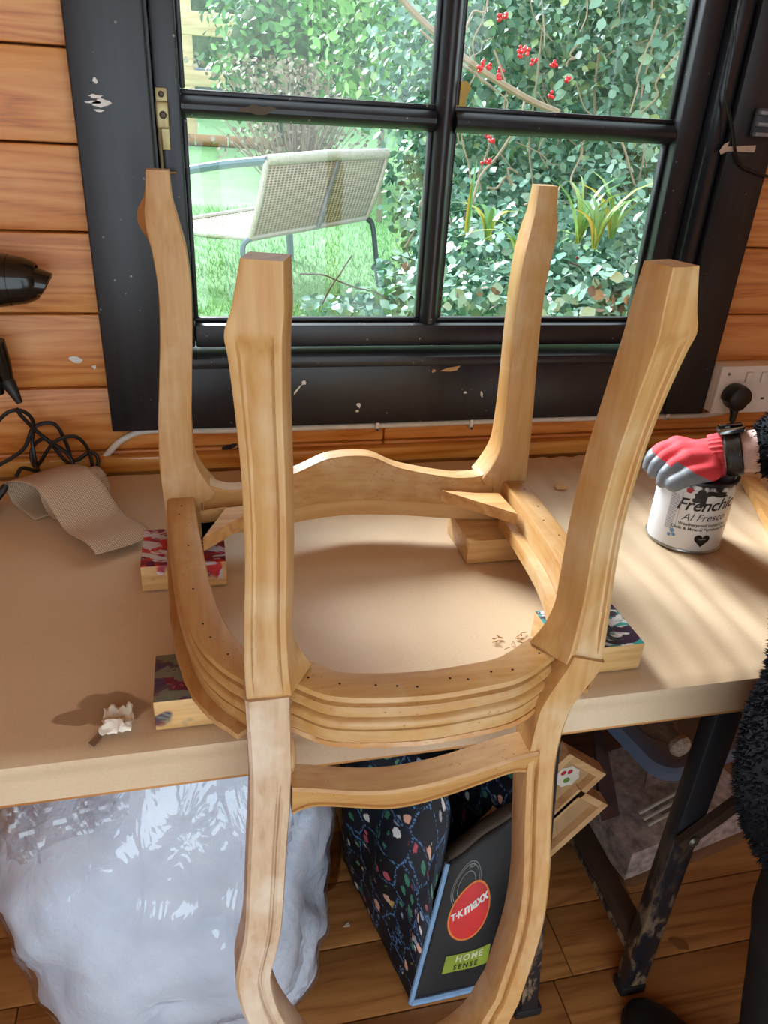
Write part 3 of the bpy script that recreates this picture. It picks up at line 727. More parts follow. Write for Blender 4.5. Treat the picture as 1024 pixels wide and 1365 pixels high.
MB().tube([(pl.x + .002, 1.072, BT + .024), (pl.x + .014, 1.078, BT + .034), (pl.x + .018, 1.083, BT + .040)], [.008, .006, .0045], 8).build('plug_sleeve', BPM, dry)

# white cable along the wall and its clips
WCAB = plain('off_white_cable', 'd6cfc2', .45)
cab = thing('white_cable', (.3, 1.19, .81), 'off-white mains cable running along the foot of the window frame', 'cable')
CYL = YW - .0075
cp = [ony(128, 622, CYL), ony(145, 603, CYL), ony(165, 585, CYL), ony(200, 574, CYL), Vector((.02, CYL, .8165)), Vector((.3, CYL, .8160)), Vector((.55, CYL, .8180)), Vector((.75, CYL, .8165)), Vector((.90, CYL, .8155)), Vector((.955, CYL, .8185)), Vector((.99, CYL, .826))]
MB().tube(spline([tuple(p) for p in cp], 6), .0052, 10).build('cable_run', WCAB, cab)
for u, v in ((503, 567), (628, 565), (890, 553)):
    p = ony(u, v, CYL - .006)
    MB().box((p.x - .003, YW - .017, p.z - .010), (p.x + .003, YW - .0135, p.z + .010), .001).box((p.x - .003, YW - .017, p.z - .010), (p.x + .003, YW - .0005, p.z - .004), .001).build('cable_clip', plain('white_clip', 'e2ded6', .4), cab)

# double socket and plug
so = thing('wall_socket', (.99, YW, .88), 'white double socket in a surface box on the pine wall', 'socket')
WPL = plain('white_socket_plastic', 'e0dad2', .35, var=.05)
sx0 = .9195; sz0 = .832
MB().box((sx0, YW - .032, sz0), (sx0 + .150, YW - .0005, sz0 + .090), .003).build('back_box', WPL, so)
fp = MB().box((sx0 - .001, YW - .041, sz0 - .001), (sx0 + .151, YW - .0325, sz0 + .091), .003).build('face_plate', WPL, so)
for sxx in (.052, .084):
    MB().box((sx0 + sxx, YW - .0455, sz0 + .060), (sx0 + sxx + .014, YW - .0412, sz0 + .080), .002).build('rocker_switch', WPL, so)
SLOT = plain('socket_slot', '15110f', .8)
for bx in (.036, .112):
    for dx, dz, w, h in ((-.0022, .012, .0045, .009), (-.0135, -.010, .007, .0035), (.0065, -.010, .007, .0035)):
        MB().box((sx0 + bx + dx, YW - .0416, sz0 + .036 + dz), (sx0 + bx + dx + w, YW - .0410, sz0 + .036 + dz + h)).build('pin_slot', SLOT, so)
MB().lathe([(.0028, 0), (.0028, .0012), (.001, .0016)], (sx0 + .016, YW - .041, sz0 + .076), (0, -1, 0), 10).build('screw', plain('screw_grey', '77706a', .4, metal=.6), so)
pg = thing('mains_plug', (sx0 + .036, YW - .05, .865), 'black three-pin plug pushed into the double socket', 'plug')
secs = []
for d, s_ in [(.0415, .96), (.046, 1.0), (.060, 1.0), (.068, .93), (.070, .8)]:
    pts = []
    for k in range(28):
        a = 2 * math.pi * k / 28; r = .0245 * s_; x = r * math.cos(a); z = r * math.sin(a)
        if z < -.35 * r: x *= .82
        pts.append(Vector((sx0 + .034 + x, YW - d, .868 + z)))
    secs.append(pts)
MB().loft(secs).build('plug_body', plain('plug_black', '141211', .38), pg)
MB().tube([(sx0 + .034, YW - .058, .846), (sx0 + .034, YW - .060, .836), (sx0 + .034, YW - .061, .824)], [.0085, .0065, .0055], 10).build('cord_grip', plain('plug_black', '141211', .38), pg)
MB().tube(spline([(sx0 + .034, YW - .061, .8235), (sx0 + .036, YW - .063, .805), (sx0 + .046, YW - .07, .785), (sx0 + .065, YW - .09, .765), (sx0 + .10, YW - .12, .756), (sx0 + .2, YW - .13, .7555)], 6), .003, 8).build('cord', plain('plug_black', '141211', .38), pg)

# thin black wire and clothes bracket on the right casing
p = [ony(u, v, CF - .006) for u, v in ((988, -8), (980, 30), (978, 60), (970, 105), (968, 128), (976, 170), (981, 205), (990, 222), (1010, 231), (1030, 237))]
tag(MB().tube(spline([tuple(q) for q in p], 5), .0025, 8).build('black_wire', plain('wire_black', '18181c', .3)), 'thin black wire hanging down the right window casing', 'wire')
hk = thing('wall_bracket', tuple(ony(1012, 160, CF)), 'dark grey toothed bracket screwed to the right window casing', 'bracket')
q = ony(1012, 162, CF); DG = plain('dark_grey_metal', '45484f', .45)
MB().box((q.x - .014, CF - .012, q.z - .022), (q.x + .05, CF - .0005, q.z + .020), .004).build('bracket_plate', DG, hk)
for k, dz in enumerate((.012, -.004, -.018)):
    MB().box((q.x - .016, CF - .022, q.z + dz - .003), (q.x + .05, CF - .0125, q.z + dz + .003), .001).build('bracket_tooth', plain('worn_grey_metal', '8c8f95', .4, metal=.5), hk)

# paint can ---------------------------------------------------------------
CC = Vector((.694, .872, BT + .0035)); CR = .0535; CH = .112
can = thing('paint_can', tuple(CC), 'white paint tin with a black heart held down by a gloved hand', 'paint tin')
TIN = plain('tin_rim', 'b8b8b4', .3, metal=.9)
def can_mat():
    t = NT('can_label'); v = t.coord(rnd=False)
    c = t.ramp(t.noise(v, 14, 3), [(.3, 'dcdce0'), (.7, 'ebebee')])
    so_ = t.new('ShaderNodeSeparateXYZ'); t.link(v, so_.inputs[0])
    rim = t.math('ADD', so_.outputs[2], t.math('MULTIPLY', t.noise(t.coord((1, 1, .35), rnd=False), 60, 3), .05))
    m = t.ramp(rim, [(CC.z + CH + .0165, (0, 0, 0, 1)), (CC.z + CH + .0185, (1, 1, 1, 1))])
    c = t.mix(m, c, '141218'); return t.fin(c, .3)
MB().lathe([(CR - .001, .003), (CR, .004), (CR, CH - .006), (CR - .0006, CH - .0055)], CC, (0, 0, 1), 48).build('can_body', can_mat(), can)
MB().lathe([(CR - .004, 0), (CR + .0012, .0005), (CR + .0018, .002), (CR + .0012, .0038), (CR - .0008, .004)], CC, (0, 0, 1), 48).build('bottom_rim', TIN, can)
MB().lathe([(CR - .0005, CH - .0056), (CR + .0015, CH - .003), (CR + .001, CH), (CR - .004, CH + .0005), (CR - .006, CH - .003), (.002, CH - .003)], CC, (0, 0, 1), 48).build('lid', plain('paint_crusted_lid', '2a262c', .4), can)
CANF = math.atan2(-CC.y - .05, -CC.x + .10) + .10      # azimuth the label faces
INK = plain('label_ink', '121114', .5); BLUE = plain('label_blue', '6a8ec0', .5); GREY = plain('label_grey', '9aa2b0', .5)
def on_can(x, h, r=.0004):
    a = CANF + x / CR
    return Vector((CC.x + (CR + r) * math.cos(a), CC.y + (CR + r) * math.sin(a), CC.z + h))
def can_text(body, size, x, h, mat, shear=0, bold=0, name='lettering', r=.0004, spacing=1.0, align='CENTER', slope=0.0):
    vs, fs = text_mesh(body, size, shear, align, bold, spacing)
    MB().add([on_can(x + a, h + b + a * slope, r) for a, b in vs], fs).build(name, mat, can, fixn=False)
can_text('Frenchic', .0262, .013, .078, INK, .25, .00035, spacing=.95, slope=.10)
can_text('Al Fresco', .0162, .013, .0585, INK, .3, .0, slope=.08)
can_text('Weatherproof Inside/Out', .0068, .014, .0465, INK, 0, .0001, slope=.05)
can_text('Chalk & Mineral Furniture Paint', .0068, .013, .0395, INK, 0, .0001, slope=.05)
heart = []
for k in range(40):
    t_ = 2 * math.pi * k / 40; hx = 16 * math.sin(t_) ** 3; hz_ = 13 * math.cos(t_) - 5 * math.cos(2 * t_) - 2 * math.cos(3 * t_) - math.cos(4 * t_)
    heart.append((hx * .00072, hz_ * .00072))
MB().add([on_can(.017 + a, .0225 + b, .0004) for a, b in heart], [tuple(range(40))]).build('heart_mark', INK, can, fixn=False)
MB().add([on_can(.017 + a, .0232 + b, .0008) for a, b in ((-.0055, 0), (.0055, .0006), (.0055, .0014), (-.0055, .0008))], [(0, 1, 2, 3)]).build('shade_name_line', plain('label_white', 'b8b8b8', .5), can, fixn=False)
for k in range(22):      # block of small print on the side of the label
    w = random.uniform(.011, .0135)
    MB().add([on_can(-.040 + a, .086 - k * .0026 + b, .0004) for a, b in ((0, 0), (w, 0), (w, .0011), (0, .0011))], [(0, 1, 2, 3)]).build('print_line', GREY, can, fixn=False)
MB().add([on_can(-.0245 + a, b, .0004) for a, b in ((0, .036), (.0006, .036), (.0006, .094), (0, .094))], [(0, 1, 2, 3)]).build('rule_line', GREY, can, fixn=False)
for (x, h, r) in ((-.027, .030, .0045), (-.0235, .024, .0035), (-.030, .022, .0035)):
    MB().add([on_can(x + r * math.cos(a) * (.6 + .4 * (k % 2)), h + r * math.sin(a) * (.6 + .4 * (k % 2)), .0004) for k, a in enumerate([2 * math.pi * j / 14 for j in range(14)])], [tuple(range(14))]).build('flower_print', BLUE, can, fixn=False)
for (x, h, rx, rh) in ((.000, .094, .010, .007), (.004, .086, .004, .010), (.022, .097, .014, .005), (-.004, .085, .006, .004), (-.016, .099, .006, .004)):
    bl = blob(x, h, rx, rh, 14, .35)
    MB().add([on_can(a, min(b, CH - .007), .0008) for a, b in bl], [tuple(range(len(bl)))]).build('paint_drip', INK if x > -.01 else plain('red_drip', 'b03038', .4), can, fixn=False)

# paint brush by the wall
pb = thing('paint_brush', tuple(onz(858, 605, BT)), 'worn paint brush with stiff white bristles lying at the wall batten', 'paint brush')
b0 = onz(838, 606, BT + .012); b1 = onz(898, 612, BT + .012); bd = (b1 - b0); bd.z = 0; bd.normalize(); bn = Vector((-bd.y, bd.x, 0)); b0.y = min(b0.y, 1.155)
def flat_tube(c0, rows, mat, name):
    MB().loft([[c0 + bd * s_ + bn * w * math.cos(a) + Vector((0, 0, h * math.sin(a))) for a in [2 * math.pi * k / 14 for k in range(14)]] for s_, w, h in rows]).build(name, mat, pb)
flat_tube(b0, [(-.012, .011, .004), (0, .013, .006), (.022, .014, .0085), (.03, .014, .009)], plain('stiff_bristle', 'a8a49c', .8, var=.3, vscale=200), 'bristles')
flat_tube(b0, [(.029, .0148, .0098), (.046, .0148, .0098)], plain('pale_ferrule', 'c8bda8', .5), 'ferrule')
flat_tube(b0, [(.046, .013, .009), (.062, .009, .007), (.09, .008, .006), (.15, .010, .007), (.17, .006, .004)], plain('brush_handle_brown', '7a3a22', .4), 'handle')
# wooden stick at right, chip of wood, screwed-up paper scrap, sawdust
sk0, sk1 = onz(1003, 646, BT + .012), onz(1032, 697, BT + .012)
d = (sk1 - sk0).normalized(); n = Vector((-d.y, d.x, 0)) * .013; up = Vector((0, 0, .008))
sk0 = sk0 - d * .02; sk1 = sk1 + d * .12; off = Vector((0, 0, -.0005))
tag(MB().loft([[q + off - n - up, q + off + n - up, q + off + n + up, q + off - n + up] for q in (sk0, sk1)]).build('wooden_batten', wood('batten_pine', 'b0783c', 'cf9a5c', 'deb074', 'Y', 40, .5)), 'narrow pine batten lying on the paper behind the paint tin', 'batten')
q = onz(746, 650, BT + .003); tag(MB().prism([(q.x - .008, q.y - .006, q.z), (q.x + .008, q.y - .008, q.z), (q.x + .007, q.y + .008, q.z), (q.x - .004, q.y + .010, q.z), (q.x - .009, q.y + .004, q.z)], (0, 0, .006)).build('wood_chip', BARE), 'small chip of wood on the paper behind the chair', 'wood chip')
q = onz(157, 966, BT + .004); sc = MB()
def crumple(a, b):
    x = (a - .5) * .028; y = (b - .5) * .034
    return (q.x + x + .004 * mnoise.noise((a * 4, b * 4, 2)), q.y + y, q.z + .006 + .008 * mnoise.noise((a * 5, b * 5, 1)) + .006 * math.sin(b * 7) * (1 - abs(a - .5)))
tag(sc.grid(crumple, 12, 14).build('paper_scrap', plain('scrap_paper', 'd8cbb8', .7), ang=20, solid=.0006), 'crumpled scrap of pale paper beside the damp stain', 'paper')
q2 = onz(133, 985, BT + .004)
tag(MB().prism([(q2.x - .010, q2.y - .004, q2.z), (q2.x - .004, q2.y - .010, q2.z), (q2.x + .010, q2.y + .012, q2.z + .004), (q2.x + .006, q2.y + .016, q2.z + .006)], (.0004, -.0004, .0008)).build('torn_flap', plain('torn_edge_brown', '7a5c42', .8)), 'small torn brown paper flap beside the crumpled scrap', 'paper')
for k in range(9):
    q = onz(658 + random.uniform(0, 38), 852 + random.uniform(-6, 14), BT + .0035)
    tag(MB().tube([q, q + Vector((random.uniform(-.006, .006), random.uniform(-.004, .004), .003)), q + Vector((random.uniform(-.01, .01), random.uniform(-.006, .006), .001))], .0006, 5).build('wood_shaving', plain('shaving', 'b98a58', .7)), 'tiny curled wood shaving on the paper inside the chair frame', 'wood shaving', 'wood shavings on the paper')

# ================================================================== PERSON (right edge): gloved hand, forearm, fleece, trousers, shoes
per = thing('person', (.75, .42, 0), 'person in a black fleece with a red work glove steadying the paint tin', 'person')
SKIN = NT('skin'); _v = SKIN.coord(rnd=False)
SKIN.b.inputs['Subsurface Weight'].default_value = .08; SKIN.b.inputs['Subsurface Radius'].default_value = (.01, .004, .002)
SKIN.bump(SKIN.noise(_v, 500, 2), .1, .0006)
SKIN = SKIN.fin(SKIN.ramp(SKIN.noise(_v, 160, 3), [(.3, 'd0a99c'), (.7, 'e0bfb4')]), .5)
LIDZ = CC.z + CH
wrist = Vector((.695, .866, LIDZ + .022)); elbow = Vector((.945, .72, .985)); shoulder = Vector((.965, .44, 1.27))
fo = (elbow - wrist).normalized()
# glove
def glove_mat():
    t = NT('red_knit_glove'); v = t.coord(rnd=False)
    kn = t.noise(v, 900, 2); t.bump(kn, .25, .0008)
    return t.fin(t.ramp(kn, [(.3, 'd8323e'), (.7, 'f0525c')]), .75)
GR, GG = glove_mat(), plain('grey_rubber_dip', '7f858d', .5, vscale=120)
g = MB()
kn = [Vector((.658, .857, LIDZ + .022)), Vector((.660, .880, LIDZ + .025)), Vector((.668, .902, LIDZ + .023)), Vector((.678, .918, LIDZ + .018))]   # index .. little
for k, K in enumerate(kn):
    capsule(g, wrist + Vector((-.010, -.012 + .008 * k, -.002)), K, .0215, .0155)
capsule(g, wrist + fo * .012, wrist - fo * .016, .0275, .0270)
ang = [math.radians(a) for a in (188, 183, 178, 172)]; ln = [(.024, .016, .012), (.024, .017, .012), (.025, .017, .012), (.022, .015, .011)]
tips = []
for K, a, l in zip(kn, ang, ln):
    dirv = Vector((math.cos(a), math.sin(a), 0)); P = K; r = .0128
    for j, dn in enumerate((-.28, -.75, -1.35)):
        dd = Vector((dirv.x * math.cos(dn), dirv.y * math.cos(dn), math.sin(dn))); Q = P + dd * l[j]
        capsule(g, P, Q, r, r - .0012); P = Q; r -= .0010
    tips.append(P)
# thumb leaves the near side of the palm and lies along the rim
tp = [wrist + Vector((-.008, -.018, -.002)), Vector((.682, .834, LIDZ + .014)), Vector((.648, .833, LIDZ + .009)), Vector((.628, .835, LIDZ - .003))]
for a, b, r0, r1 in zip(tp[:-1], tp[1:], (.0185, .0150, .0132), (.0150, .0132, .0122)): capsule(g, a, b, r0, r1)
go = g.build('glove', [GR, GG], per); remeshed(go, .0026, 8)
if len(go.data.materials) < 2: go.data.materials.append(GG)
def zone(c):
    f = (LIDZ + .0145 - c.z) + (.634 - c.x) * .45
    if c.y < .847: f += .010
    if c.x > wrist.x - .012: f -= .05
    for T in tips:
        if (c - T).length < .020: f += .012
    if (c - tp[3]).length < .024: f += .012
    return f > 0
for pf in go.data.polygons: pf.material_index = 1 if zone(pf.center) else 0
# knitted cuff: ribbed band
secs = []
U = fo.orthogonal().normalized(); Wv = fo.cross(U)
for s_, r in ((.002, .0285), (.006, .0300), (.011, .0297), (.016, .0302), (.020, .0292), (.020, .0275), (.004, .027)):
    secs.append([wrist + fo * s_ + (U * math.cos(a) * 1.05 + Wv * math.sin(a) * .95) * (r + .0007 * math.sin(a * 26)) for a in [2 * math.pi * k / 104 for k in range(104)]])
MB().loft(secs, cap=False).build('glove_cuff', GR, per)
# forearm, watch
arm = MB(); capsule(arm, wrist + fo * .02, wrist + fo * .09, .0265, .034, 20); capsule(arm, wrist + fo * .09, elbow, .034, .043, 20)
capsule(arm, elbow, shoulder, .042, .05, 16)
capsule(arm, Vector((.772, .39, 1.36)), Vector((.772, .39, 1.46)), .055, .052, 16)
capsule(arm, shoulder, Vector((.772, .39, 1.36)), .05, .055, 16); ellipsoid(arm, (.772, .42, 1.58), (.075, .095, .115))
ellipsoid(arm, (.772, .517, 1.57), (.012, .018, .020))
for s_ in (-1, 1): ellipsoid(arm, (.772 + s_ * .077, .41, 1.58), (.010, .018, .030))
remeshed(arm.build('body', SKIN, per), .007, 5)
hair = MB(); ellipsoid(hair, (.772, .395, 1.61), (.084, .098, .10)); hair.build('hair', plain('dark_hair', '2a1c14', .6), per)
for s_ in (-1, 1):
    e = MB(); ellipsoid(e, (.772 + s_ * .030, .505, 1.595), (.012, .007, .008)); e.build('eye', plain('eye_white', 'e0ddd8', .3), per)
e = MB(); ellipsoid(e, (.772, .505, 1.525), (.024, .008, .007)); e.build('mouth', plain('lip', 'b06a62', .5), per)
BK = plain('watch_black', '101114', .25); wt = thing('watch', (0, 0, 0), None, None)
wt.location = wrist + fo * .045; bpy.context.view_layer.update(); wt.parent = per; wt.matrix_parent_inverse = parent_world(per).inverted()
secs = []
for s_, r in ((.022, .0300), (.024, .0318), (.042, .0330), (.044, .0312)):
    secs.append([wrist + fo * s_ + (U * math.cos(a) + Wv * math.sin(a)) * r for a in [2 * math.pi * k / 40 for k in range(40)]])
MB().loft(secs, cap=False).build('watch_strap', plain('patterned_strap', '2a2420', .45, var=.8, vscale=140), wt)
vu = Vector((-.05, .30, .95)); vu = (vu - fo * vu.dot(fo)).normalized(); sd = fo.cross(vu)
WM = Matrix((fo, sd, vu)).transposed().to_4x4(); WM.translation = wrist + fo * .033 + vu * .0325
MB().box((-.018, -.021, -.003), (.018, .021, .007), .004, WM).build('watch_case', plain('watch_steel', '9a9da2', .18, metal=.95), wt)
MB().box((-.0155, -.0185, .0068), (.0155, .0185, .0088), .002, WM).build('watch_face', plain('watch_glass', '0c0d10', .06), wt)
# fleece jacket
FL = plain('black_fleece', '0e0f15', .9, spec=.2, vscale=60)
j = MB()
cuff0 = wrist + fo * .074
capsule(j, cuff0 + fo * .035, elbow, .057, .064, 18); capsule(j, elbow, shoulder, .062, .078, 18)
TX = .750
for zz, yy, rr, hw in ((1.24, .39, .115, .10), (1.10, .39, .125, .11), (.95, .40, .13, .115), (.80, .405, .135, .115), (.72, .405, .135, .115)):
    capsule(j, Vector((TX - hw, yy, zz)), Vector((TX + hw, yy, zz)), rr, rr, 18)
for sgn in (-1, 1): capsule(j, Vector((TX + sgn * .11, .42, .74)), Vector((TX + sgn * .10, .40, 1.24)), .132, .112, 18)
capsule(j, Vector((.600, .39, 1.28)), Vector((.500, .41, 1.03)), .075, .064, 16); capsule(j, Vector((.500, .41, 1.03)), Vector((.568, .44, .80)), .062, .056, 16)
capsule(j, Vector((TX, .40, 1.33)), Vector((TX, .41, 1.38)), .085, .075, 16)
jo = remeshed(j.build('jacket', FL, per), .012, 5)
def fur(src, n, L, name, parent, mat):
    me = src.data; me.calc_loop_triangles(); T = me.loop_triangles
    A = np.array([t.area for t in T]); idx = rng.choice(len(T), n, p=A / A.sum()); m = MB()
    for i in idx:
        t = T[i]; a, b, c = [me.vertices[k].co for k in t.vertices]; r1, r2 = random.random(), random.random()
        if r1 + r2 > 1: r1, r2 = 1 - r1, 1 - r2
        p = a + (b - a) * r1 + (c - a) * r2; nrm = t.normal
        dr = (nrm + Vector((random.uniform(-.7, .7), random.uniform(-.7, .7), random.uniform(-.9, .4)))).normalized(); s_ = dr.orthogonal().normalized() * .0014
        q = p + dr * L * random.uniform(.5, 1.1); mid = p + dr * L * .5
        m.v += [tuple(p - s_), tuple(p + s_), tuple(q)]; k = len(m.v); m.f.append((k - 3, k - 2, k - 1)); m.mi.append(0)
    o = m.build(name, mat, parent, fixn=False); o['kind'] = 'stuff'; return o
fur(jo, 60000, .009, 'fleece_pile', per, FL)
# trousers and shoes
TR = plain('dark_navy_trousers', '07080c', .85, vscale=90); t_ = MB()
capsule(t_, Vector((.655, .40, .72)), Vector((.695, .44, .44)), .098, .078, 16); capsule(t_, Vector((.695, .44, .44)), Vector((.725, .405, .10)), .074, .060, 16)
capsule(t_, Vector((.83, .40, .72)), Vector((.925, .43, .44)), .098, .078, 16); capsule(t_, Vector((.925, .43, .44)), Vector((.95, .40, .10)), .074, .060, 16)
capsule(t_, Vector((.665, .40, .78)), Vector((.83, .40, .78)), .11, .11, 16)
remeshed(t_.build('trousers', TR, per), .012, 4)
def shoe(heel, toe):
    h, t2 = Vector(heel), Vector(toe); dv = (t2 - h); Lh = dv.length; dv.normalize(); sd = Vector((-dv.y, dv.x, 0)); secs = []; sole = []
    for f, w, hh in ((0, .018, .045), (.04, .030, .072), (.2, .036, .085), (.38, .038, .080), (.55, .043, .060), (.72, .048, .046), (.87, .043, .038), (.96, .029, .030), (1.0, .012, .022)):
        c = h + dv * (f * Lh)
        secs.append([c + sd * (w * math.cos(a)) + Vector((0, 0, .016 + max(0, math.sin(a)) ** .8 * (hh - .016))) for a in [math.pi * k / 12 for k in range(13)]] + [c - sd * w * .6 + Vector((0, 0, .0155)), c + sd * w * .6 + Vector((0, 0, .0155))])
        sole.append([c + sd * a * (w + .003) + Vector((0, 0, b)) for a, b in ((-1, .001), (1, .001), (1, .0150), (-1, .0150))])
    s = MB().loft(secs).build('shoe', plain('black_shoe', '0c0b0c', .5), per, ang=60); MB().loft(sole).build('sole', plain('shoe_sole', '141314', .7), s)
    for f in (.40, .47, .54):
        c = h + dv * (f * Lh) + Vector((0, 0, interp(f, [.38, .55], [.082, .064])))
        MB().tube([c - sd * .022 - Vector((0, 0, .008)), c + Vector((0, 0, .003)), c + sd * .022 - Vector((0, 0, .008))], .003, 6).build('lace', plain('shoe_lace', '18181a', .7), s)
shoe((.745, .335, 0), (.625, .607, 0)); shoe((.965, .33, 0), (.89, .59, 0))

# ================================================================== UNDER THE BENCH
# clear bag of white wadding
bag = thing('bag_of_wadding', (-.10, .80, 0), 'big clear plastic bag stuffed with white polyester wadding under the bench', 'bag')
BC, BS = Vector((-.115, .805, .325)), Vector((.232, .195, .335))
def bag_pt(th, ph, infl=0.0, fold=1.0):
    e = .72
    cs = lambda a: math.copysign(abs(math.cos(a)) ** e, math.cos(a)); sn = lambda a: math.copysign(abs(math.sin(a)) ** e, math.sin(a))
    d = Vector((sn(th) * cs(ph), sn(th) * sn(ph), cs(th)))
    n1 = mnoise.noise(d * 1.7 + Vector((3, 1, 0))) * .030 + mnoise.noise(d * 4.5) * .010
    fz_ = d.z * .9 - d.x * .55 + .25 * mnoise.noise(d * 2.0)
    cre = 0
    for c0, w, a in ((-.10, .05, .036), (-.62, .06, .034), (.42, .07, .016), (-.95, .05, .026)): cre -= a * math.exp(-((fz_ - c0) / w) ** 2)
    r = 1.0 + (n1 + cre * fold) / .22 + infl
    p = Vector((d.x * BS.x * r, d.y * BS.y * r, d.z * BS.z * (1 + (n1 + cre) * 1.2 + infl)))
    if p.z < 0: p.x = p.x * (1 - .25 * (-p.z / BS.z) ** 2)
    q = BC + p
    q.x += .10 * (1 - q.z / .66) * .5
    if q.y > .57 and q.z > .655: q.z = .655 + (q.z - .655) * .2
    q.z -= max(0, -.07 - q.x) * .50 * max(0, q.z / .6)
    q.z = max(q.z, .004 if infl == 0 else .001); return q
NU, NV = 90, 60
def shell(infl, name, mat, fold):
    m = MB(); m.loft([[bag_pt(math.pi * (j + .02) / (NV + .04), 2 * math.pi * i / NU, infl, fold) for i in range(NU)] for j in range(NV + 1)]); return m.build(name, mat, bag, ang=80)
t = NT('wadding'); _v = t.coord(rnd=False); t.bump(t.noise(_v, 60, 4, .6), .5, .006)
t.b.inputs['Subsurface Weight'].default_value = .0
WAD = t.fin(t.ramp(t.noise(_v, 9, 4), [(.3, 'c6d0de'), (.7, 'dee6f0')]), .9)
shell(0, 'wadding', WAD, 1.0)
def film_mat():
    t = NT('clear_film'); t.n.remove(t.b); v = t.coord((1.6, 1.6, .5), rnd=False)
    tr = t.new('ShaderNodeBsdfTransparent'); tr.inputs[0].default_value = (.97, .98, 1, 1); gl = t.new('ShaderNodeBsdfGlossy'); gl.inputs['Roughness'].default_value = .05
    nb = t.noise(v, 13, 2.5, .5, 1.0); b = t.new('ShaderNodeBump'); b.inputs['Strength'].default_value = .65; b.inputs['Distance'].default_value = .02; t.link(nb, b.inputs['Height']); t.link(b.outputs[0], gl.inputs['Normal'])
    lw = t.new('ShaderNodeLayerWeight'); lw.inputs[0].default_value = .25; t.link(b.outputs[0], lw.inputs['Normal'])
    mx = t.new('ShaderNodeMixShader'); t.link(t.math('ADD', t.math('MULTIPLY', lw.outputs['Facing'], .35), .10), mx.inputs[0]); t.link(tr.outputs[0], mx.inputs[1]); t.link(gl.outputs[0], mx.inputs[2]); t.link(mx.outputs[0], t.out.inputs[0]); return t.m
FILM = film_mat()
shell(.022, 'plastic_film', FILM, .45)
def flap(c, du, dv, amp, seed, n=14):
    c, du, dv = Vector(c), Vector(du), Vector(dv); nn = du.cross(dv).normalized()
    def fn(a, b):
        return c + du * (a - .5) + dv * (b - .5) + nn * amp * (mnoise.noise((a * 4 + seed, b * 4, seed)) + .5 * mnoise.noise((a * 11, b * 11 + seed, 2)))
    MB().grid(fn, n, n).build('film_flap', FILM, bag, ang=15)
f0 = ony(18, 1108, .64); flap(f0, (.05, 0, -.02), (.0, .03, .06), .022, 1.3)
f0 = ony(70, 1088, .64); flap(f0, (.09, .01, .02), (.0, .05, .035), .018, 4.1)
f0 = ony(135, 1073, .64); flap(f0, (.06, .0, .025), (.0, .04, .02), .014, 7.7)

# tote bag -----------------------------------------------------------------
tote = thing('tote_bag', (.36, .82, 0), 'dark reusable shopping bag with floral sides and pale blue piping', 'bag')
def floral_mat():
    t = NT('floral_print'); at = t.new('ShaderNodeAttribute', attribute_name='weave'); v = at.outputs['Vector']
    def mp(s, l=(0, 0, 0)):
        m = t.new('ShaderNodeMapping'); m.inputs['Scale'].default_value = (s, s, 0); m.inputs['Location'].default_value = l; t.link(v, m.inputs[0]); return m.outputs[0]
    ed = t.new('ShaderNodeTexVoronoi', feature='DISTANCE_TO_EDGE'); ed.inputs['Scale'].default_value = 1; ed.inputs['Randomness'].default_value = .55; t.link(mp(17), ed.inputs['Vector'])
    line = t.ramp(ed.outputs['Distance'], [(.024, (1, 1, 1, 1)), (.045, (0, 0, 0, 1))])
    dots = t.new('ShaderNodeTexVoronoi'); dots.inputs['Scale'].default_value = 1; t.link(mp(230), dots.inputs['Vector'])
    line = t.math('MULTIPLY', line, t.ramp(dots.outputs['Distance'], [(.4, (1, 1, 1, 1)), (.55, (0, 0, 0, 1))]))
    cell = t.new('ShaderNodeTexVoronoi'); cell.inputs['Scale'].default_value = 1; cell.inputs['Randomness'].default_value = .9; t.link(mp(36, (3, 7, 0)), cell.inputs['Vector'])
    bl = t.ramp(t.math('ADD', cell.outputs['Distance'], t.math('MULTIPLY', t.noise(mp(150), 1, 3), .35)), [(.50, (1, 1, 1, 1)), (.54, (0, 0, 0, 1))])
    ins = t.ramp(ed.outputs['Distance'], [(.06, (0, 0, 0, 1)), (.10, (1, 1, 1, 1))])
    hue = t.new('ShaderNodeSeparateColor'); t.link(cell.outputs['Color'], hue.inputs[0])
    fc = t.ramp(hue.outputs[0], [(0, '3f7a62'), (.28, 'd8a48c'), (.42, '5a8a6a'), (.55, 'b8525e'), (.68, 'd8d2cc'), (.82, 'c0a05a'), (.92, '8a9ab0')], 'CONSTANT')
    c = t.ramp(t.noise(mp(8), 1, 2), [(.3, '0b0d14'), (.7, '141a28')])
    c = t.mix(t.math('MULTIPLY', bl, ins), c, fc); c = t.mix(t.math('MULTIPLY', line, .8), c, '5c86b4')
    return t.fin(c, .55)
FLO = floral_mat(); TBK = plain('tote_black', '1b1817', .6, vscale=50); PIPE = plain('pale_blue_piping', '7fa0c4', .55); LINE = plain('tote_lining', '6e6258', .7)
A0, B0 = Vector((.272, .685, .002)), Vector((.455, .690, .002)); A1, B1 = Vector((.338, .765, .230)), Vector((.452, .765, .330))
Dl, Dr = Vector((.210, .97, .002)), Vector((.400, .98, .002)); Dl1, Dr1 = Vector((.185, .96, .425)), Vector((.410, .97, .43)); El = Vector((.325, .800, .40)); Er = Vector((.455, .800, .405))
def tote_panel(fn, nu, nv, name, mats, w, h, solid=.0016):
    m = MB().grid(fn, nu, nv); o = m.build(name, mats, tote, ang=70, solid=solid)
    a = o.data.attributes.new('weave', 'FLOAT_VECTOR', 'POINT'); a.data.foreach_set('vector', [x for j in range(nv) for i in range(nu) for x in (i / (nu - 1) * w, j / (nv - 1) * h, 0)]); return o
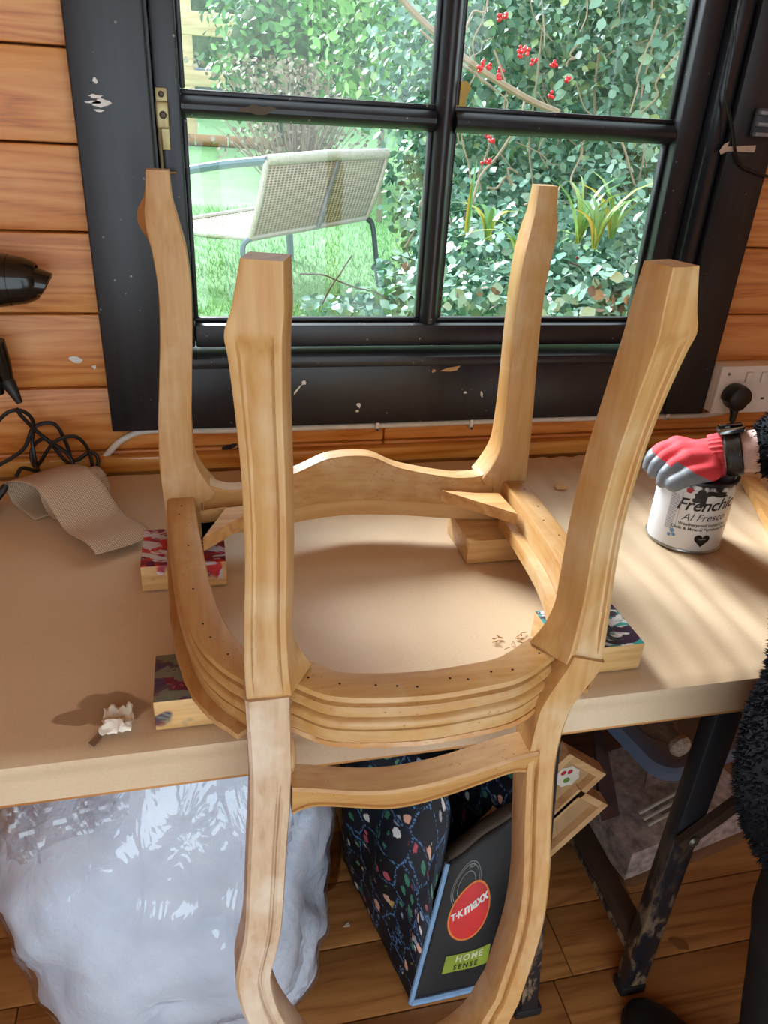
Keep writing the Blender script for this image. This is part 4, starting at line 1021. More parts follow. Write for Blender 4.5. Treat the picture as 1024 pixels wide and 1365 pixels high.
def front_pt(u, v, off=0.0):
    p = (A0 * (1 - u) + B0 * u) * (1 - v) + (A1 * (1 - u) + B1 * u) * v
    b = .016 * math.sin(math.pi * v) * math.sin(math.pi * min(1, max(0, u))) + .004 * mnoise.noise((u * 3, v * 3, 5))
    n = Vector((.05, -.94, .33)); return p + n * (b + off)
tote_panel(lambda u, v: front_pt(u, v), 16, 20, 'end_panel', TBK, .2, .26)
def left_pt(u, v):
    bot = A0 * (1 - u) + Dl * u
    top = (A1 * (1 - u * 3.3) + El * (u * 3.3)) if u < .303 else (El * (1 - (u - .303) / .697) + Dl1 * ((u - .303) / .697))
    p = bot * (1 - v) + top * v
    return p + Vector((-.95, -.25, 0)) * (.020 * math.sin(math.pi * v) * math.sin(math.pi * u) + .010 * mnoise.noise((u * 4, v * 3, 1)) + .010 * math.sin(u * 16 + v * 2) * v)
tote_panel(left_pt, 26, 24, 'side_panel', FLO, .32, .42)
def right_pt(u, v):
    bot = B0 * (1 - u) + Dr * u; top = (B1 * (1 - u * 3.3) + Er * (u * 3.3)) if u < .303 else (Er * (1 - (u - .303) / .697) + Dr1 * ((u - .303) / .697))
    p = bot * (1 - v) + top * v; return p + Vector((-.9, .1, 0)) * (.012 * math.sin(math.pi * v) * math.sin(math.pi * u) + .008 * mnoise.noise((u * 4, v * 3, 8)))
tote_panel(right_pt, 20, 20, 'side_panel', FLO, .32, .42)
tote_panel(lambda u, v: (Dl * (1 - u) + Dr * u) * (1 - v) + (Dl1 * (1 - u) + Dr1 * u) * v, 8, 8, 'back_panel', TBK, .3, .42)
tote_panel(lambda u, v: (A0 * (1 - u) + B0 * u) * (1 - v) + (Dl * (1 - u) + Dr * u) * v + Vector((0, 0, .001)), 6, 6, 'base', TBK, .3, .3)
def pipe(pts, r=.0045): MB().tube(spline([tuple(p) for p in pts], 5), r, 8).build('piping', PIPE, tote)
pipe([front_pt(0, v) + Vector((-.001, -.002, 0)) for v in (0, .2, .4, .6, .8, 1)]); pipe([front_pt(u, 0) + Vector((0, -.003, .003)) for u in (0, .25, .5, .75, 1)], .0055); pipe([front_pt(1, v) + Vector((.001, -.002, 0)) for v in (0, .2, .4, .6, .8, 1)])
pipe([B1, B1.lerp(Er, .5) + Vector((.0, -.004, .004)), Er])
# turned-in upper edge of the end panel
tote_panel(lambda u, v: front_pt(u, 1) + Vector((.01 * v, .05 * v, -.03 * v + .012 * math.sin(v * 3.1))), 10, 6, 'turned_edge', LINE, .1, .05)
PWID, PHEI = .2, .255
def on_front(x, y, off): return front_pt(x / PWID, y / PHEI, off)
def front_poly(pts, mat, name, off): MB().add([on_front(a, b, off) for a, b in pts], [tuple(range(len(pts)))]).build(name, mat, tote, fixn=False)
rc = (.078, .150); R_ = .047
circ = lambda r, cx, cy, n=40: [(cx + r * math.cos(2 * math.pi * k / n), cy + r * math.sin(2 * math.pi * k / n)) for k in range(n)]
def disc(r, cx, cy, mat, name, off):
    m = MB(); n = 36; m.v.append(tuple(on_front(cx, cy, off)))
    for rr in (r * .5, r): m.v += [tuple(on_front(a, b, off)) for a, b in circ(rr, cx, cy, n)]
    for k in range(n): l = (k + 1) % n; m.f.append((0, 1 + k, 1 + l)); m.f.append((1 + k, 1 + n + k, 1 + n + l, 1 + l))
    m.mi = [0] * len(m.f); m.build(name, mat, tote, fixn=False)
for r in (.036, .032, .022):
    m = MB(); cx, cy = .062, .196; n = 40
    for rr in (r, r - .0012): m.v += [tuple(on_front(a, b, .0022)) for a, b in circ(rr, cx, cy, n)]
    m.f = [(k, (k + 1) % n, n + (k + 1) % n, n + k) for k in range(n)]; m.mi = [0] * n; m.build('stamp_ring', plain('stamp_grey', '8a8682', .6), tote, fixn=False)
def front_text(body, size, cx, cy, mat, off, bold=.0, rot=0.0, spacing=1.0, shear=0.0):
    vs, fs = text_mesh(body, size, shear, 'CENTER', bold, spacing); c, s_ = math.cos(rot), math.sin(rot)
    MB().add([on_front(cx + a * c - b * s_, cy + a * s_ + b * c, off) for a, b in vs], fs).build('lettering', mat, tote, fixn=False)
front_text('ALL', .010, .072, .2235, plain('stamp_grey', '8a8682', .6), .0022)
disc(R_, rc[0], rc[1], plain('logo_orange', 'e07a28', .5), 'logo_border', .0028); disc(R_ - .0035, rc[0], rc[1], plain('logo_red', 'd02420', .5), 'logo_disc', .0034)
LW = plain('logo_white', 'e8e0d8', .5)
front_text('T·K', .017, rc[0] - .029, rc[1] + .001, LW, .0042, .0006, .22, .95); front_text('maxx', .025, rc[0] + .012, rc[1] + .012, LW, .0042, .0007, .22, .98)
gx, gy, cr_, sr_ = .092, .062, math.cos(.02), math.sin(.02)
MB().grid(lambda a, b: on_front(gx - .046 + .092 * a, gy - .017 + .034 * b, .0028), 12, 5).build('green_patch', plain('logo_green', '8a9a34', .5), tote, fixn=False)
front_text('HOME', .017, gx + .002, gy + .0075, plain('logo_pale', 'cfcfa8', .5), .0036, .0004, 0, 1.3); front_text('SENSE', .013, gx - .002, gy - .0085, plain('logo_dark', '2a3020', .5), .0036, .0004, 0, 1.5)
lb = [Vector((.395, .915, .27)), Vector((.425, .915, .27)), Vector((.435, .93, .36)), Vector((.405, .93, .36))]
MB().prism(lb, (0, .0008, 0)).build('care_label', plain('care_label_grey', '8a8078', .7), tote)

# shallow wooden trays with tulip print -------------------------------------
TRW = wood('tray_wood', 'a87848', 'c89866', 'd8ac7c', 'X', 40, .6)
def tray(R, L, w, y0, dep, label, tulips):
    dl = Vector((-.615, 0, -.789)); dw = Vector((-.789, 0, .615)); R = Vector(R)
    tr = thing('wooden_tray', tuple(R + dl * L), label, 'tray', 'wooden trays leaning behind the bench leg')
    def bar(a0, a1, b0, b1, nm='batten'):
        q = [R + dl * a + dw * b + Vector((0, y0, 0)) for a, b in ((a0, b0), (a1, b0), (a1, b1), (a0, b1))]
        MB().prism(q, (0, dep, 0)).build(nm, TRW, tr)
    bw = .013
    bar(0, L, 0, bw); bar(0, L, w - bw, w); bar(0, bw, bw + .0003, w - bw - .0003); bar(L - bw, L, bw + .0003, w - bw - .0003)
    q = [R + dl * a + dw * b + Vector((0, y0 + dep * .5, 0)) for a, b in ((bw, bw), (L - bw, bw), (L - bw, w - bw), (bw, w - bw))]
    MB().prism(q, (0, .003, 0)).build('print_panel', plain('tray_panel', 'b08a60' if tulips else '8a6a4a', .7), tr)
    RED, GRN, PAL = plain('tulip_red', 'b02030', .6), plain('tulip_green', '5a7a30', .6), plain('tulip_white', 'd8cdbc', .6)
    if tulips:
        for ca, cb in ((.045, .045), (.105, .062), (.12, .030), (.18, .05), (.24, .04)):
            o = lambda a, b, d: R + dl * (ca + a) + dw * (cb + b) + Vector((0, y0 + dep * .5 - d, 0))
            up = (-.62, .79)
            m = MB(); n = 16; m.prism([o(.021 * math.cos(2 * math.pi * k / n) * (1 + .15 * (k % 2)), .021 * math.sin(2 * math.pi * k / n) * (1 + .15 * (k % 2)), .0006) for k in range(n)], (0, .0004, 0)).build('flower_print', PAL, tr)
            for da, db, ra, rb, mt in ((-.011, .004, .0055, .0040, RED), (-.003, .0125, .0055, .0040, RED), (.006, -.005, .0065, .0055, GRN)):
                MB().prism([o(da + ra * math.cos(2 * math.pi * k / 12), db + rb * math.sin(2 * math.pi * k / 12), .0012) for k in range(12)], (0, .0004, 0)).build('flower_print', mt, tr)
tray((.612, 0, .345), .31, .098, .795, .028, 'wooden tray with red tulip pictures leaning behind the black bench leg', True)
tray((.632, 0, .268), .330, .082, .795, .028, 'plain wooden tray leaning below the tulip tray', False)

# clear storage tub ---------------------------------------------------------
tub = thing('storage_tub', (.87, .95, 0), 'clear plastic storage tub with a grey-blue lid under the bench', 'storage box')
TUBG = glass_mat('clear_tub_plastic', (.86, .86, .88, 1), 1.2, .12, haze=.10); LIDM = plain('tub_lid_blue_grey', '66738a', .3, vscale=12)
TA = math.radians(11); TM = Matrix.Translation(Vector((.718, .790, 0))) @ Matrix.Rotation(TA, 4, 'Z')
def rrect(x0, y0, x1, y1, r, z, n=6):
    out = []
    for cx, cy, a0 in ((x1 - r, y0 + r, -90), (x1 - r, y1 - r, 0), (x0 + r, y1 - r, 90), (x0 + r, y0 + r, 180)):
        for k in range(n): a = math.radians(a0 + 90 * k / (n - 1)); out.append(TM @ Vector((cx + r * math.cos(a), cy + r * math.sin(a), z)))
    return out
TWD, TDP, TH = .39, .29, .335
MB().loft([rrect(.012, .012, TWD - .012, TDP - .012, .03, .002), rrect(0, 0, TWD, TDP, .035, .05), rrect(-.008, -.008, TWD + .008, TDP + .008, .04, TH)], cap=False).add(rrect(.012, .012, TWD - .012, TDP - .012, .03, .003), [tuple(range(24))]).build('tub_wall', TUBG, tub, solid=.0)
MB().loft([rrect(-.016, -.016, TWD + .016, TDP + .016, .045, TH - .012), rrect(-.016, -.016, TWD + .016, TDP + .016, .045, TH + .006), rrect(-.010, -.010, TWD + .010, TDP + .010, .04, TH + .012), rrect(.02, .02, TWD - .02, TDP - .02, .05, TH + .012), rrect(.03, .03, TWD - .03, TDP - .03, .05, TH + .004), rrect(.10, .10, TWD - .10, TDP - .10, .03, TH + .003)], cap=True).build('lid', LIDM, tub)
# wire cooling rack inside
rk = thing('wire_rack', tuple(TM @ Vector((.12, .15, .006))), 'shiny wire rack leaning inside the clear storage tub', 'rack'); CHR = plain('bright_chrome', 'e6e0cc', .3, metal=.35)
for k in range(7):
    a = ony(852 + 6 * k, 1084 + 8.0 * k, .875); b = ony(918 + 6 * k, 1048 + 8.0 * k, .885)
    MB().tube([a, b], .0035, 8).build('wire', CHR, rk)
MB().prism([ony(872, 1072, .892), ony(888, 1063, .892), ony(926, 1112, .895), ony(910, 1122, .895)], (0, .002, 0)).build('strap_plate', plain('rack_plate', '8a8270', .3, metal=.7), rk)
def craft(name, pts, ext, col, label, cat): tag(MB().prism([TM @ Vector(p) for p in pts], ext).build(name, plain(name + '_tone', col, .8, var=.5, vscale=45)), label, cat)
craft('folded_cloth', ((.025, .03, .006), (.36, .03, .006), (.36, .26, .006), (.025, .26, .006)), (0, 0, .075), 'c8b4a8', 'pale folded cloth at the bottom of the clear tub', 'cloth')
craft('dried_flower_pack', ((.015, .11, .085), (.06, .11, .085), (.045, .16, .20), (.02, .18, .23)), (.02, .06, .0), '452420', 'dark red dried flower pack against the tub side', 'pack')
craft('printed_card', ((.03, .05, .235), (.16, .05, .235), (.16, .055, .29), (.03, .055, .29)), (0, .004, 0), '8a6a66', 'pinkish printed card near the top of the clear tub', 'card')
craft('grey_bowl_stack', ((.24, .12, .083), (.32, .12, .083), (.35, .12, .19), (.21, .12, .19)), (0, .10, 0), '6a6460', 'grey stacked plastic dishes inside the clear tub', 'dish')
# glass bottle with faceted stopper lying on the lid
gb = thing('glass_bottle', tuple(TM @ Vector((.10, .11, TH + .012))), 'small glass bottle with a round stopper lying on the tub lid', 'bottle')
g0 = onz(903, 990, TH + .045); ga = Vector((.12, -.9, -.08)).normalized()
BG = glass_mat('bottle_glass', (.80, .86, .92, 1), 3.0, .04)
MB().lathe([(.004, -.135), (.03, -.13), (.036, -.11), (.037, -.06), (.030, -.035), (.016, -.018), (.014, -.004)], g0, ga, 24).build('bottle_body', BG, gb)
MB().lathe([(.012, -.006), (.019, .0), (.021, .008), (.017, .016), (.006, .020)], g0, ga, 9).build('stopper', plain('cloudy_stopper', 'b8a898', .2, vscale=150, var=.4), gb)
# pink carton behind the tub
ct = thing('pink_carton', (1.3, .93, 0), 'crumpled pink and cream carton on the floor beyond the tub', 'box')
MB().box((-.02, .05, .002), (.26, .28, .20), .006, Matrix.Translation(Vector((1.21, .78, 0))) @ Matrix.Rotation(.2, 4, 'Z')).build('carton_body', plain('carton_pink', 'a87070', .6, var=.5, vscale=18), ct)
MB().box((-.018, .052, .2005), (.258, .278, .203), .001, Matrix.Translation(Vector((1.21, .78, 0))) @ Matrix.Rotation(.2, 4, 'Z')).build('carton_flap', plain('carton_cream', 'b8a48c', .6, var=.3, vscale=22), ct)

# dark boxes and craft bottle at the back
cb = thing('cardboard_box', (.20, 1.06, 0), 'brown cardboard box on the floor behind the shopping bag', 'box')
CARD = plain('cardboard', '9a7248', .8, vscale=12)
MB().box((.02, 1.035, .002), (.25, 1.16, .20), .003).build('box_body', CARD, cb); MB().box((.02, 1.032, .150), (.25, 1.0345, .20), .0).build('box_flap', CARD, cb)
c2 = thing('storage_carton', (.42, 1.08, 0), 'tall dark brown carton standing behind the shopping bag', 'box')
MB().box((.43, 1.02, .002), (.61, 1.16, .42), .003).build('box_body', plain('dark_card', '5a4028', .8, vscale=12), c2); MB().box((.43, 1.016, .36), (.61, 1.0195, .42)).build('box_flap', plain('dark_card', '5a4028', .8), c2)
bt = thing('craft_bottle', (.16, .94, 0), 'clear bottle with a navy cap standing in front of the cardboard box', 'bottle')
MB().lathe([(.004, .002), (.034, .003), (.037, .02), (.037, .12), (.030, .16), (.014, .185), (.013, .195)], (.160, .94, 0), (0, 0, 1), 24).build('bottle_body', glass_mat('amber_bottle', (.78, .66, .50, 1), 1.0, .06), bt)
MB().lathe([(.016, .196), (.017, .20), (.016, .228), (.004, .230)], (.160, .94, 0), (0, 0, 1), 20).build('cap', plain('navy_cap', '1a2040', .35), bt)
bk = thing('craft_basket', (.115, 1.095, .2015), 'navy plastic dish of coloured craft bits on the cardboard box', 'dish')
MB().lathe([(.03, .0), (.05, .002), (.068, .035), (.072, .04), (.066, .036), (.045, .008), (.004, .006)], (.115, 1.095, .2018), (0, 0, 1), 28).build('dish', plain('navy_dish', '141a3a', .35), bk)
for k, cc in enumerate(('b87030', 'c8a040', '6a3a80', 'c06a50', '3a6a8a')):
    MB().tube([(.088 + .013 * k, 1.078, .212), (.091 + .013 * k, 1.118, .236)], .005, 8).build('craft_stick', plain('stick_%s' % cc, cc, .5), bk)
q = onz(462, 1233, .001); tag(MB().prism([(q.x - .006, q.y - .003, .0012), (q.x + .006, q.y - .004, .0012), (q.x + .004, q.y + .004, .0012)], (0, 0, .0015)).build('floor_scrap', plain('scrap_pale', 'b8a890', .8)), 'tiny pale scrap on the floor left of the shopping bag', 'scrap')
q = onz(905, 1260, .001); tag(MB().prism([(q.x - .014, q.y + .010, .0012), (q.x - .004, q.y - .008, .0012), (q.x + .012, q.y - .012, .0012), (q.x + .016, q.y - .004, .0012), (q.x, q.y + .010, .0012)], (0, 0, .003)).build('dry_leaf', plain('dry_leaf_tone', '7a4a1c', .8)), 'curled dry brown leaf on the floor behind the scuffed bench leg', 'leaf')

# ================================================================== OUTSIDE THE WINDOW
def ground_z(x, y): return .50 + .077 * max(0, y - 3.5) + .012 * mnoise.noise((x * 1.3, y * 1.3, 0))
def on_ground(u, v, dz=0.0):
    r = ray(u, v); t = 1.0
    for _ in range(60):
        p = CAM + r * t; g = ground_z(p[0], p[1]) + dz; t += (p[2] - g) / max(.05, -r[2] + .077 * r[1]) * .8
    p = CAM + r * t; return Vector((p[0], p[1], ground_z(p[0], p[1])))
t = NT('lawn_grass'); _v = t.coord(rnd=False)
_c = t.ramp(t.noise(_v, 2.2, 5, .65), [(.30, '6fa660'), (.50, '92cc84'), (.70, 'b0dca0')]); _c = t.mix(.35, _c, t.ramp(t.noise(_v, 60, 3, .7), [(.3, '5a9050'), (.7, 'c0e4a8')]))
t.bump(t.noise(_v, 90, 3, .7), .8, .03); LAWN = t.fin(t.mix(1.0, _c, (.72, .78, .74, 1), 'MULTIPLY'), .8)
structure(MB().grid(lambda a, b: (lambda x, y: (x, y, ground_z(x, y)))(-9 + 22 * a, 1.30 + 16.7 * b), 70, 70).build('lawn', LAWN))

def outdoor(h, k=(.70, .76, .74)): return tuple(a * b for a, b in zip(lin(h)[:3], k)) + (1,)
def leaf_template(wd):
    v = np.array([(0, 0, 0), (wd * .42, .28, .05), (wd * .5, .55, .06), (0, 1, -.04), (-wd * .5, .55, .06), (-wd * .42, .28, .05)], float)
    return v, [(0, 1, 2, 3), (0, 3, 4, 5)]
def leaf_material(name, stops, rough=.35):
    t = NT(name); at = t.new('ShaderNodeAttribute', attribute_name='tint'); oi = t.new('ShaderNodeObjectInfo')
    f = t.math('FRACT', t.math('ADD', at.outputs['Fac'], oi.outputs['Random']))
    c = t.ramp(f, [(p, outdoor(h)) for p, h in stops]); t.b.inputs['Transmission Weight'].default_value = 0
    return t.fin(c, rough)
def rand_dirs(n):
    d = rng.normal(size=(n, 3)); return d / np.linalg.norm(d, axis=1)[:, None]
def leaf_frames(N, size, droop=.3):
    """axis frames for leaves with normals N"""
    n = len(N); a = rand_dirs(n); a[:, 2] -= droop; y = a - N * np.sum(a * N, 1)[:, None]; y /= np.linalg.norm(y, axis=1)[:, None]; x = np.cross(y, N)
    s = size * rng.uniform(.6, 1.3, n)[:, None]; return x * s, y * s, N * s
def leaves_mesh(name, P, N, size, wd, mat, parent, droop=.3):
    T, F = leaf_template(wd); X, Y, Z = leaf_frames(N, size, droop); n = len(P)
    V = P[:, None, :] + T[None, :, 0, None] * X[:, None, :] + T[None, :, 1, None] * Y[:, None, :] + T[None, :, 2, None] * Z[:, None, :]
    V = V.reshape(-1, 3); base = (np.arange(n) * 6)[:, None]; FF = np.concatenate([base + np.array(F[0]), base + np.array(F[1])], 1).reshape(-1, 4)
    me = bpy.data.meshes.new(name); me.from_pydata(V.tolist(), [], FF.tolist()); me.materials.append(mat)
    a = me.attributes.new('tint', 'FLOAT', 'FACE'); a.data.foreach_set('value', np.repeat(rng.random(n), 2))
    me.polygons.foreach_set('use_smooth', [True] * len(me.polygons)); me.update()
    o = bpy.data.objects.new(name, me); COL.objects.link(o); attach(o, parent); o['kind'] = 'stuff'; return o
def blob_points(blobs, total):
    P, N = [], []; vol = np.array([b[1][0] * b[1][1] * b[1][2] for b in blobs]) ** .67; cnt = np.maximum(20, (total * vol / vol.sum()).astype(int))
    for (c, r), k in zip(blobs, cnt):
        d = rand_dirs(k); rad = rng.random(k) ** .30; p = np.array(c) + d * np.array(r) * rad[:, None]
        n = d * .6 + rand_dirs(k) * .8 + np.array([0, -.25, .55]); n /= np.linalg.norm(n, axis=1)[:, None]; P.append(p); N.append(n)
    return np.concatenate(P), np.concatenate(N)
def shrub(name, base, label, cat, blobs, total, size, wd, mat, singles=0, stems=(), group=None, stem_mat=None, droop=.3, core=0):
    s = thing(name, base, label, cat, group)
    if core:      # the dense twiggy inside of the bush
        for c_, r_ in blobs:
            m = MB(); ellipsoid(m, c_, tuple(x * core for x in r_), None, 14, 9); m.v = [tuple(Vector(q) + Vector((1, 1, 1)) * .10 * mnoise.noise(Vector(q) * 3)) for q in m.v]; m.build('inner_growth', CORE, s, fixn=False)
    P, N = blob_points(blobs, total); leaves_mesh('foliage', P, N, size, wd, mat, s, droop)
    if singles:      # leaves that stand out one by one on the window side
        order = np.argsort(P[:, 1] - .25 * P[:, 2])[:max(singles * 5, 10)]; pick = rng.choice(order, min(singles, len(order)), replace=False)
        T, F = leaf_template(wd); me = bpy.data.meshes.new('leaf'); me.from_pydata(T.tolist(), [], F); me.materials.append(mat); me.polygons.foreach_set('use_smooth', [True] * 2); me.update()
        X, Y, Z = leaf_frames(N[pick], size * 1.25, droop)
        for k, i in enumerate(pick):
            o = bpy.data.objects.new('leaf', me); COL.objects.link(o); p = P[i] + np.array([0, -.03, 0])
            M = Matrix(((X[k][0], Y[k][0], Z[k][0], p[0]), (X[k][1], Y[k][1], Z[k][1], p[1]), (X[k][2], Y[k][2], Z[k][2], p[2]), (0, 0, 0, 1)))
            o.parent = s; o.matrix_parent_inverse = Matrix.Translation(-Vector(base)); o.matrix_basis = M
    for pts, r in stems: MB().tube(spline([tuple(p) for p in pts], 4), r, 6).build('stem', stem_mat or STEM, s)
    return s
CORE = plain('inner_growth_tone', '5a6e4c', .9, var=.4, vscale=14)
STEM = plain('grey_brown_stem', '948a78', .8); DSTEM = plain('dark_stem', '4a3c36', .8)
M_COT = leaf_material('cotoneaster_leaf', [(0, '3c6a54'), (.35, '5c8c74'), (.65, '86b49c'), (.88, 'aed4c0'), (1, 'c0d890')], .30)
M_DRK = leaf_material('understorey_leaf', [(0, '1f3a26'), (.5, '38583a'), (.85, '55784e'), (1, '7a9a6a')], .45)
M_LAU = leaf_material('laurel_leaf', [(0, '3c6e3a'), (.4, '5f9a50'), (.75, '86bc6c'), (1, 'b8dc8c')], .28)
M_IVY = leaf_material('ivy_leaf', [(0, '42705a'), (.4, '6a9c86'), (.75, '9cc8b4'), (1, 'c2e0d0')], .30)
M_FAR = leaf_material('far_hedge_leaf', [(0, '2e5a38'), (.5, '4f8054'), (.85, '7aa878'), (1, 'a8c898')], .45)
gz = .5
def P2(u, v, y): return tuple(ony(u, v, y))
# far hedge behind the lawn
shrub('far_hedge', (1.5, 12.5, 1.1), 'tall dense green hedge closing off the far side of the lawn', 'hedge', [((-4 + 2.2 * k, 12.8 + .4 * math.sin(k), 2.2), (1.6, 1.0, 1.9)) for k in range(7)], 12000, .24, .6, M_FAR, core=.86)
# laurel at the lawn's far left
c = ony(372, 60, 7.5)
shrub('laurel_bush', (c.x, 7.5, .8), 'bushy bright green laurel beside the pale timber structure', 'shrub', [((c.x - .02, 7.5, 1.75), (.62, .5, .62)), ((c.x + .35, 7.7, 2.05), (.6, .5, .6)), ((c.x - .15, 7.4, 1.45), (.4, .4, .35)), ((c.x + .9, 8.0, 2.3), (.7, .6, .7)), ((c.x + .15, 7.4, 1.15), (.30, .3, .30))], 5200, .085, .5, M_LAU, 70, core=.55, stems= [([(c.x, 7.5, .8), (c.x + .05, 7.5, 1.6)], .03), ([(c.x + .2, 7.6, .8), (c.x + .35, 7.7, 1.9)], .03)])
# dry brown shrub
c = ony(395, 150, 6.4); dry_s = thing('dry_flower_shrub', (c.x, 6.4, .72), 'withered brown flowering shrub between the laurel and the evergreen', 'shrub')
for k in range(170):
    a = random.uniform(0, 6.28); r = random.uniform(0, .32); x0, y0 = c.x + r * .5 * math.cos(a), 6.4 + r * .5 * math.sin(a)
    h = random.uniform(.35, .85); x1, y1 = x0 + r * 1.3 * math.cos(a) + random.uniform(-.08, .08), y0 + r * math.sin(a)
    st_ = MB().tube([(x0, y0, .70), ((x0 + x1) / 2 + random.uniform(-.03, .03), (y0 + y1) / 2, .70 + h * .6), (x1, y1, .70 + h)], [.005, .004, .002], 4).build('stem', plain('dry_stem', 'a08c80', .9), dry_s, fixn=False)
Pn = np.array([[c.x + random.gauss(0, .30), 6.4 + random.gauss(0, .2), .85 + random.random() ** .6 * .75] for _ in range(1300)])
leaves_mesh('seed_heads', Pn, rand_dirs(1300), .035, .9, leaf_material('dry_petal', [(0, '8a7264'), (.5, 'b89c8c'), (1, 'd8c8b8')], .8), dry_s)
# bright young laurel / elder in the middle
c = ony(500, 70, 5.2)
shrub('bright_shrub', (c.x, 5.2, .63), 'light green leafy shrub hanging above the garden chair', 'shrub', [((c.x, 5.2, 1.75), (.42, .4, .55)), ((c.x + .35, 5.3, 1.95), (.45, .4, .5)), ((c.x - .25, 5.5, 2.1), (.4, .3, .4))], 2600, .07, .5, leaf_material('bright_leaf', [(0, '4f8a44'), (.4, '78b45a'), (.8, 'a4d47c'), (1, 'd0e69a')], .3), 60, [([(c.x + .1, 5.3, .6), (c.x + .05, 5.2, 1.6)], .02)])
# evergreen mass behind
shrub('evergreen_thicket', (3.3, 7.2, .8), 'dark evergreen thicket filling the right of the garden', 'shrub', [((2.5, 7.5, 1.6), (.7, .6, 1.2)), ((3.3, 7.2, 1.7), (.9, .7, 1.5)), ((4.6, 7.0, 1.8), (1.1, .7, 1.7)), ((6.0, 6.8, 1.8), (1.2, .7, 1.8)), ((3.0, 7.8, 2.8), (1.2, .6, 1.0)), ((5.0, 7.4, 3.0), (1.4, .6, 1.1))], 9000, .10, .55, M_DRK, core=.8)
# cotoneaster with berries
cot_blobs = [(P2(640, 60, 3.7), (.40, .35, .34)), (P2(720, 40, 3.6), (.42, .35, .40)), (P2(800, 60, 3.3), (.36, .32, .38)), (P2(870, 60, 3.1), (.34, .3, .40)), (P2(580, 170, 4.0), (.32, .3, .30)), (P2(640, 190, 3.8), (.34, .3, .28)),
             (P2(720, 180, 3.5), (.34, .3, .30)), (P2(810, 190, 3.2), (.32, .3, .30)), (P2(560, 250, 4.1), (.22, .25, .26)), (P2(570, 60, 4.2), (.34, .3, .36)), (P2(760, -60, 3.5), (.7, .4, .4)), (P2(900, -40, 3.2), (.5, .3, .4))]
def wander(a, b, j=.05, n=5):
    a, b = Vector(a), Vector(b); return [a.lerp(b, k / n) + Vector((random.uniform(-j, j), random.uniform(-j, j), random.uniform(-j, j))) * (0 < k < n) for k in range(n + 1)]
cst = [([P2(528, -10, 3.0), P2(560, 25, 3.0), P2(625, 82, 2.95), P2(700, 130, 2.9), P2(745, 150, 2.9)], .012)]
for u, v, u2, v2, y in ((705, 420, 725, 20, 3.2), (820, 400, 870, 60, 2.9), (610, 330, 660, 160, 3.3), (770, 300, 800, 60, 3.1), (660, 120, 560, 40, 3.2), (840, 150, 880, 20, 2.8), (765, 290, 775, 190, 2.7), (620, 300, 700, 130, 3.0), (590, 60, 650, 0, 3.0), (880, 330, 820, 170, 2.8), (650, 250, 690, 230, 3.0), (540, 330, 600, 180, 3.4)):
    cst.append((wander(P2(u, v, y), P2(u2, v2, y), .03), random.uniform(.003, .006)))
for _ in range(34):
    u, v = random.uniform(590, 890), random.uniform(-10, 330); du, dv = random.uniform(-60, 60), random.uniform(-110, -20); y = random.uniform(2.75, 3.3)
    cst.append((wander(P2(u, v, y), P2(u + du, v + dv, y + random.uniform(-.1, .1)), .02, 4), random.uniform(.0018, .0035)))
cot = shrub('cotoneaster_bush', tuple(on_ground(700, 300)), 'large cotoneaster bush with red berries and a long bare branch', 'shrub', cot_blobs, 8500, .046, .60, M_COT, 190, cst)
BER = plain('red_berry', 'c8202c', .3)
for u, v in ((672, 20, ), (666, 22), (645, 84), (652, 88), (640, 92), (663, 103), (668, 92), (650, 182), (655, 186), (647, 216), (652, 214), (697, 66), (702, 69), (694, 71), (738, 85), (711, 83), (757, 107), (735, 126), (762, 352), (766, 345)):
    y = random.uniform(2.75, 2.95) if v < 300 else 2.6; m = MB(); p = ony(u, v, y)
    cl = MB()
    for k in range(5):
        o_ = Vector((random.uniform(-.010, .010), random.uniform(-.01, .01), random.uniform(-.009, .009))); ellipsoid(cl, p + o_, (.0065, .0065, .0065), None, 8, 6)
    b_ = cl.build('berry_cluster', BER, cot); b_['kind'] = 'stuff'
# ivy and bramble ground cover by the wall
ivb = [(P2(u, v, y), (rx, .25, rz)) for u, v, y, rx, rz in ((600, 400, 2.6, .20, .12), (660, 400, 2.5, .22, .14), (740, 400, 2.4, .22, .14), (810, 400, 2.3, .20, .15), (620, 340, 3.0, .22, .14), (700, 330, 2.9, .26, .16), (790, 330, 2.7, .24, .16), (850, 330, 2.6, .2, .18), (650, 270, 3.4, .25, .16), (740, 260, 3.3, .28, .16), (830, 260, 3.0, .25, .18), (540, 370, 3.1, .14, .10), (575, 300, 3.5, .18, .16), (500, 410, 2.9, .14, .06), (440, 412, 2.95, .12, .04), (860, 410, 2.2, .2, .2), (900, 380, 2.2, .2, .3))]
shrub('ivy_ground_cover', tuple(on_ground(700, 400)), 'silvery green ivy and bramble covering the bank below the window', 'ground cover', ivb, 6500, .042, .75, M_IVY, 170, [(wander(P2(470, 340, 2.8), P2(430, 405, 2.8), .02), .003), (wander(P2(400, 365, 2.9), P2(520, 400, 2.8), .02), .003), (wander(P2(840, 420, 2.3), P2(760, 350, 2.4), .02), .003)], stem_mat=DSTEM)
dl = thing('dead_leaf_litter', tuple(on_ground(820, 405)), 'patch of curled brown dead leaves among the ivy', 'leaf litter')
dp = np.array([tuple(ony(random.gauss(u, 14), random.gauss(v, 8), y)) for u, v, y in ((650, 395, 2.3), (835, 405, 2.1), (540, 350, 2.9), (800, 395, 2.1)) for _ in range(7)])
leaves_mesh('dead_leaves', dp, rand_dirs(len(dp)), .036, .7, leaf_material('dead_leaf', [(0, '6a5444'), (.5, '94786a'), (1, 'c4aa98')], .7), dl)
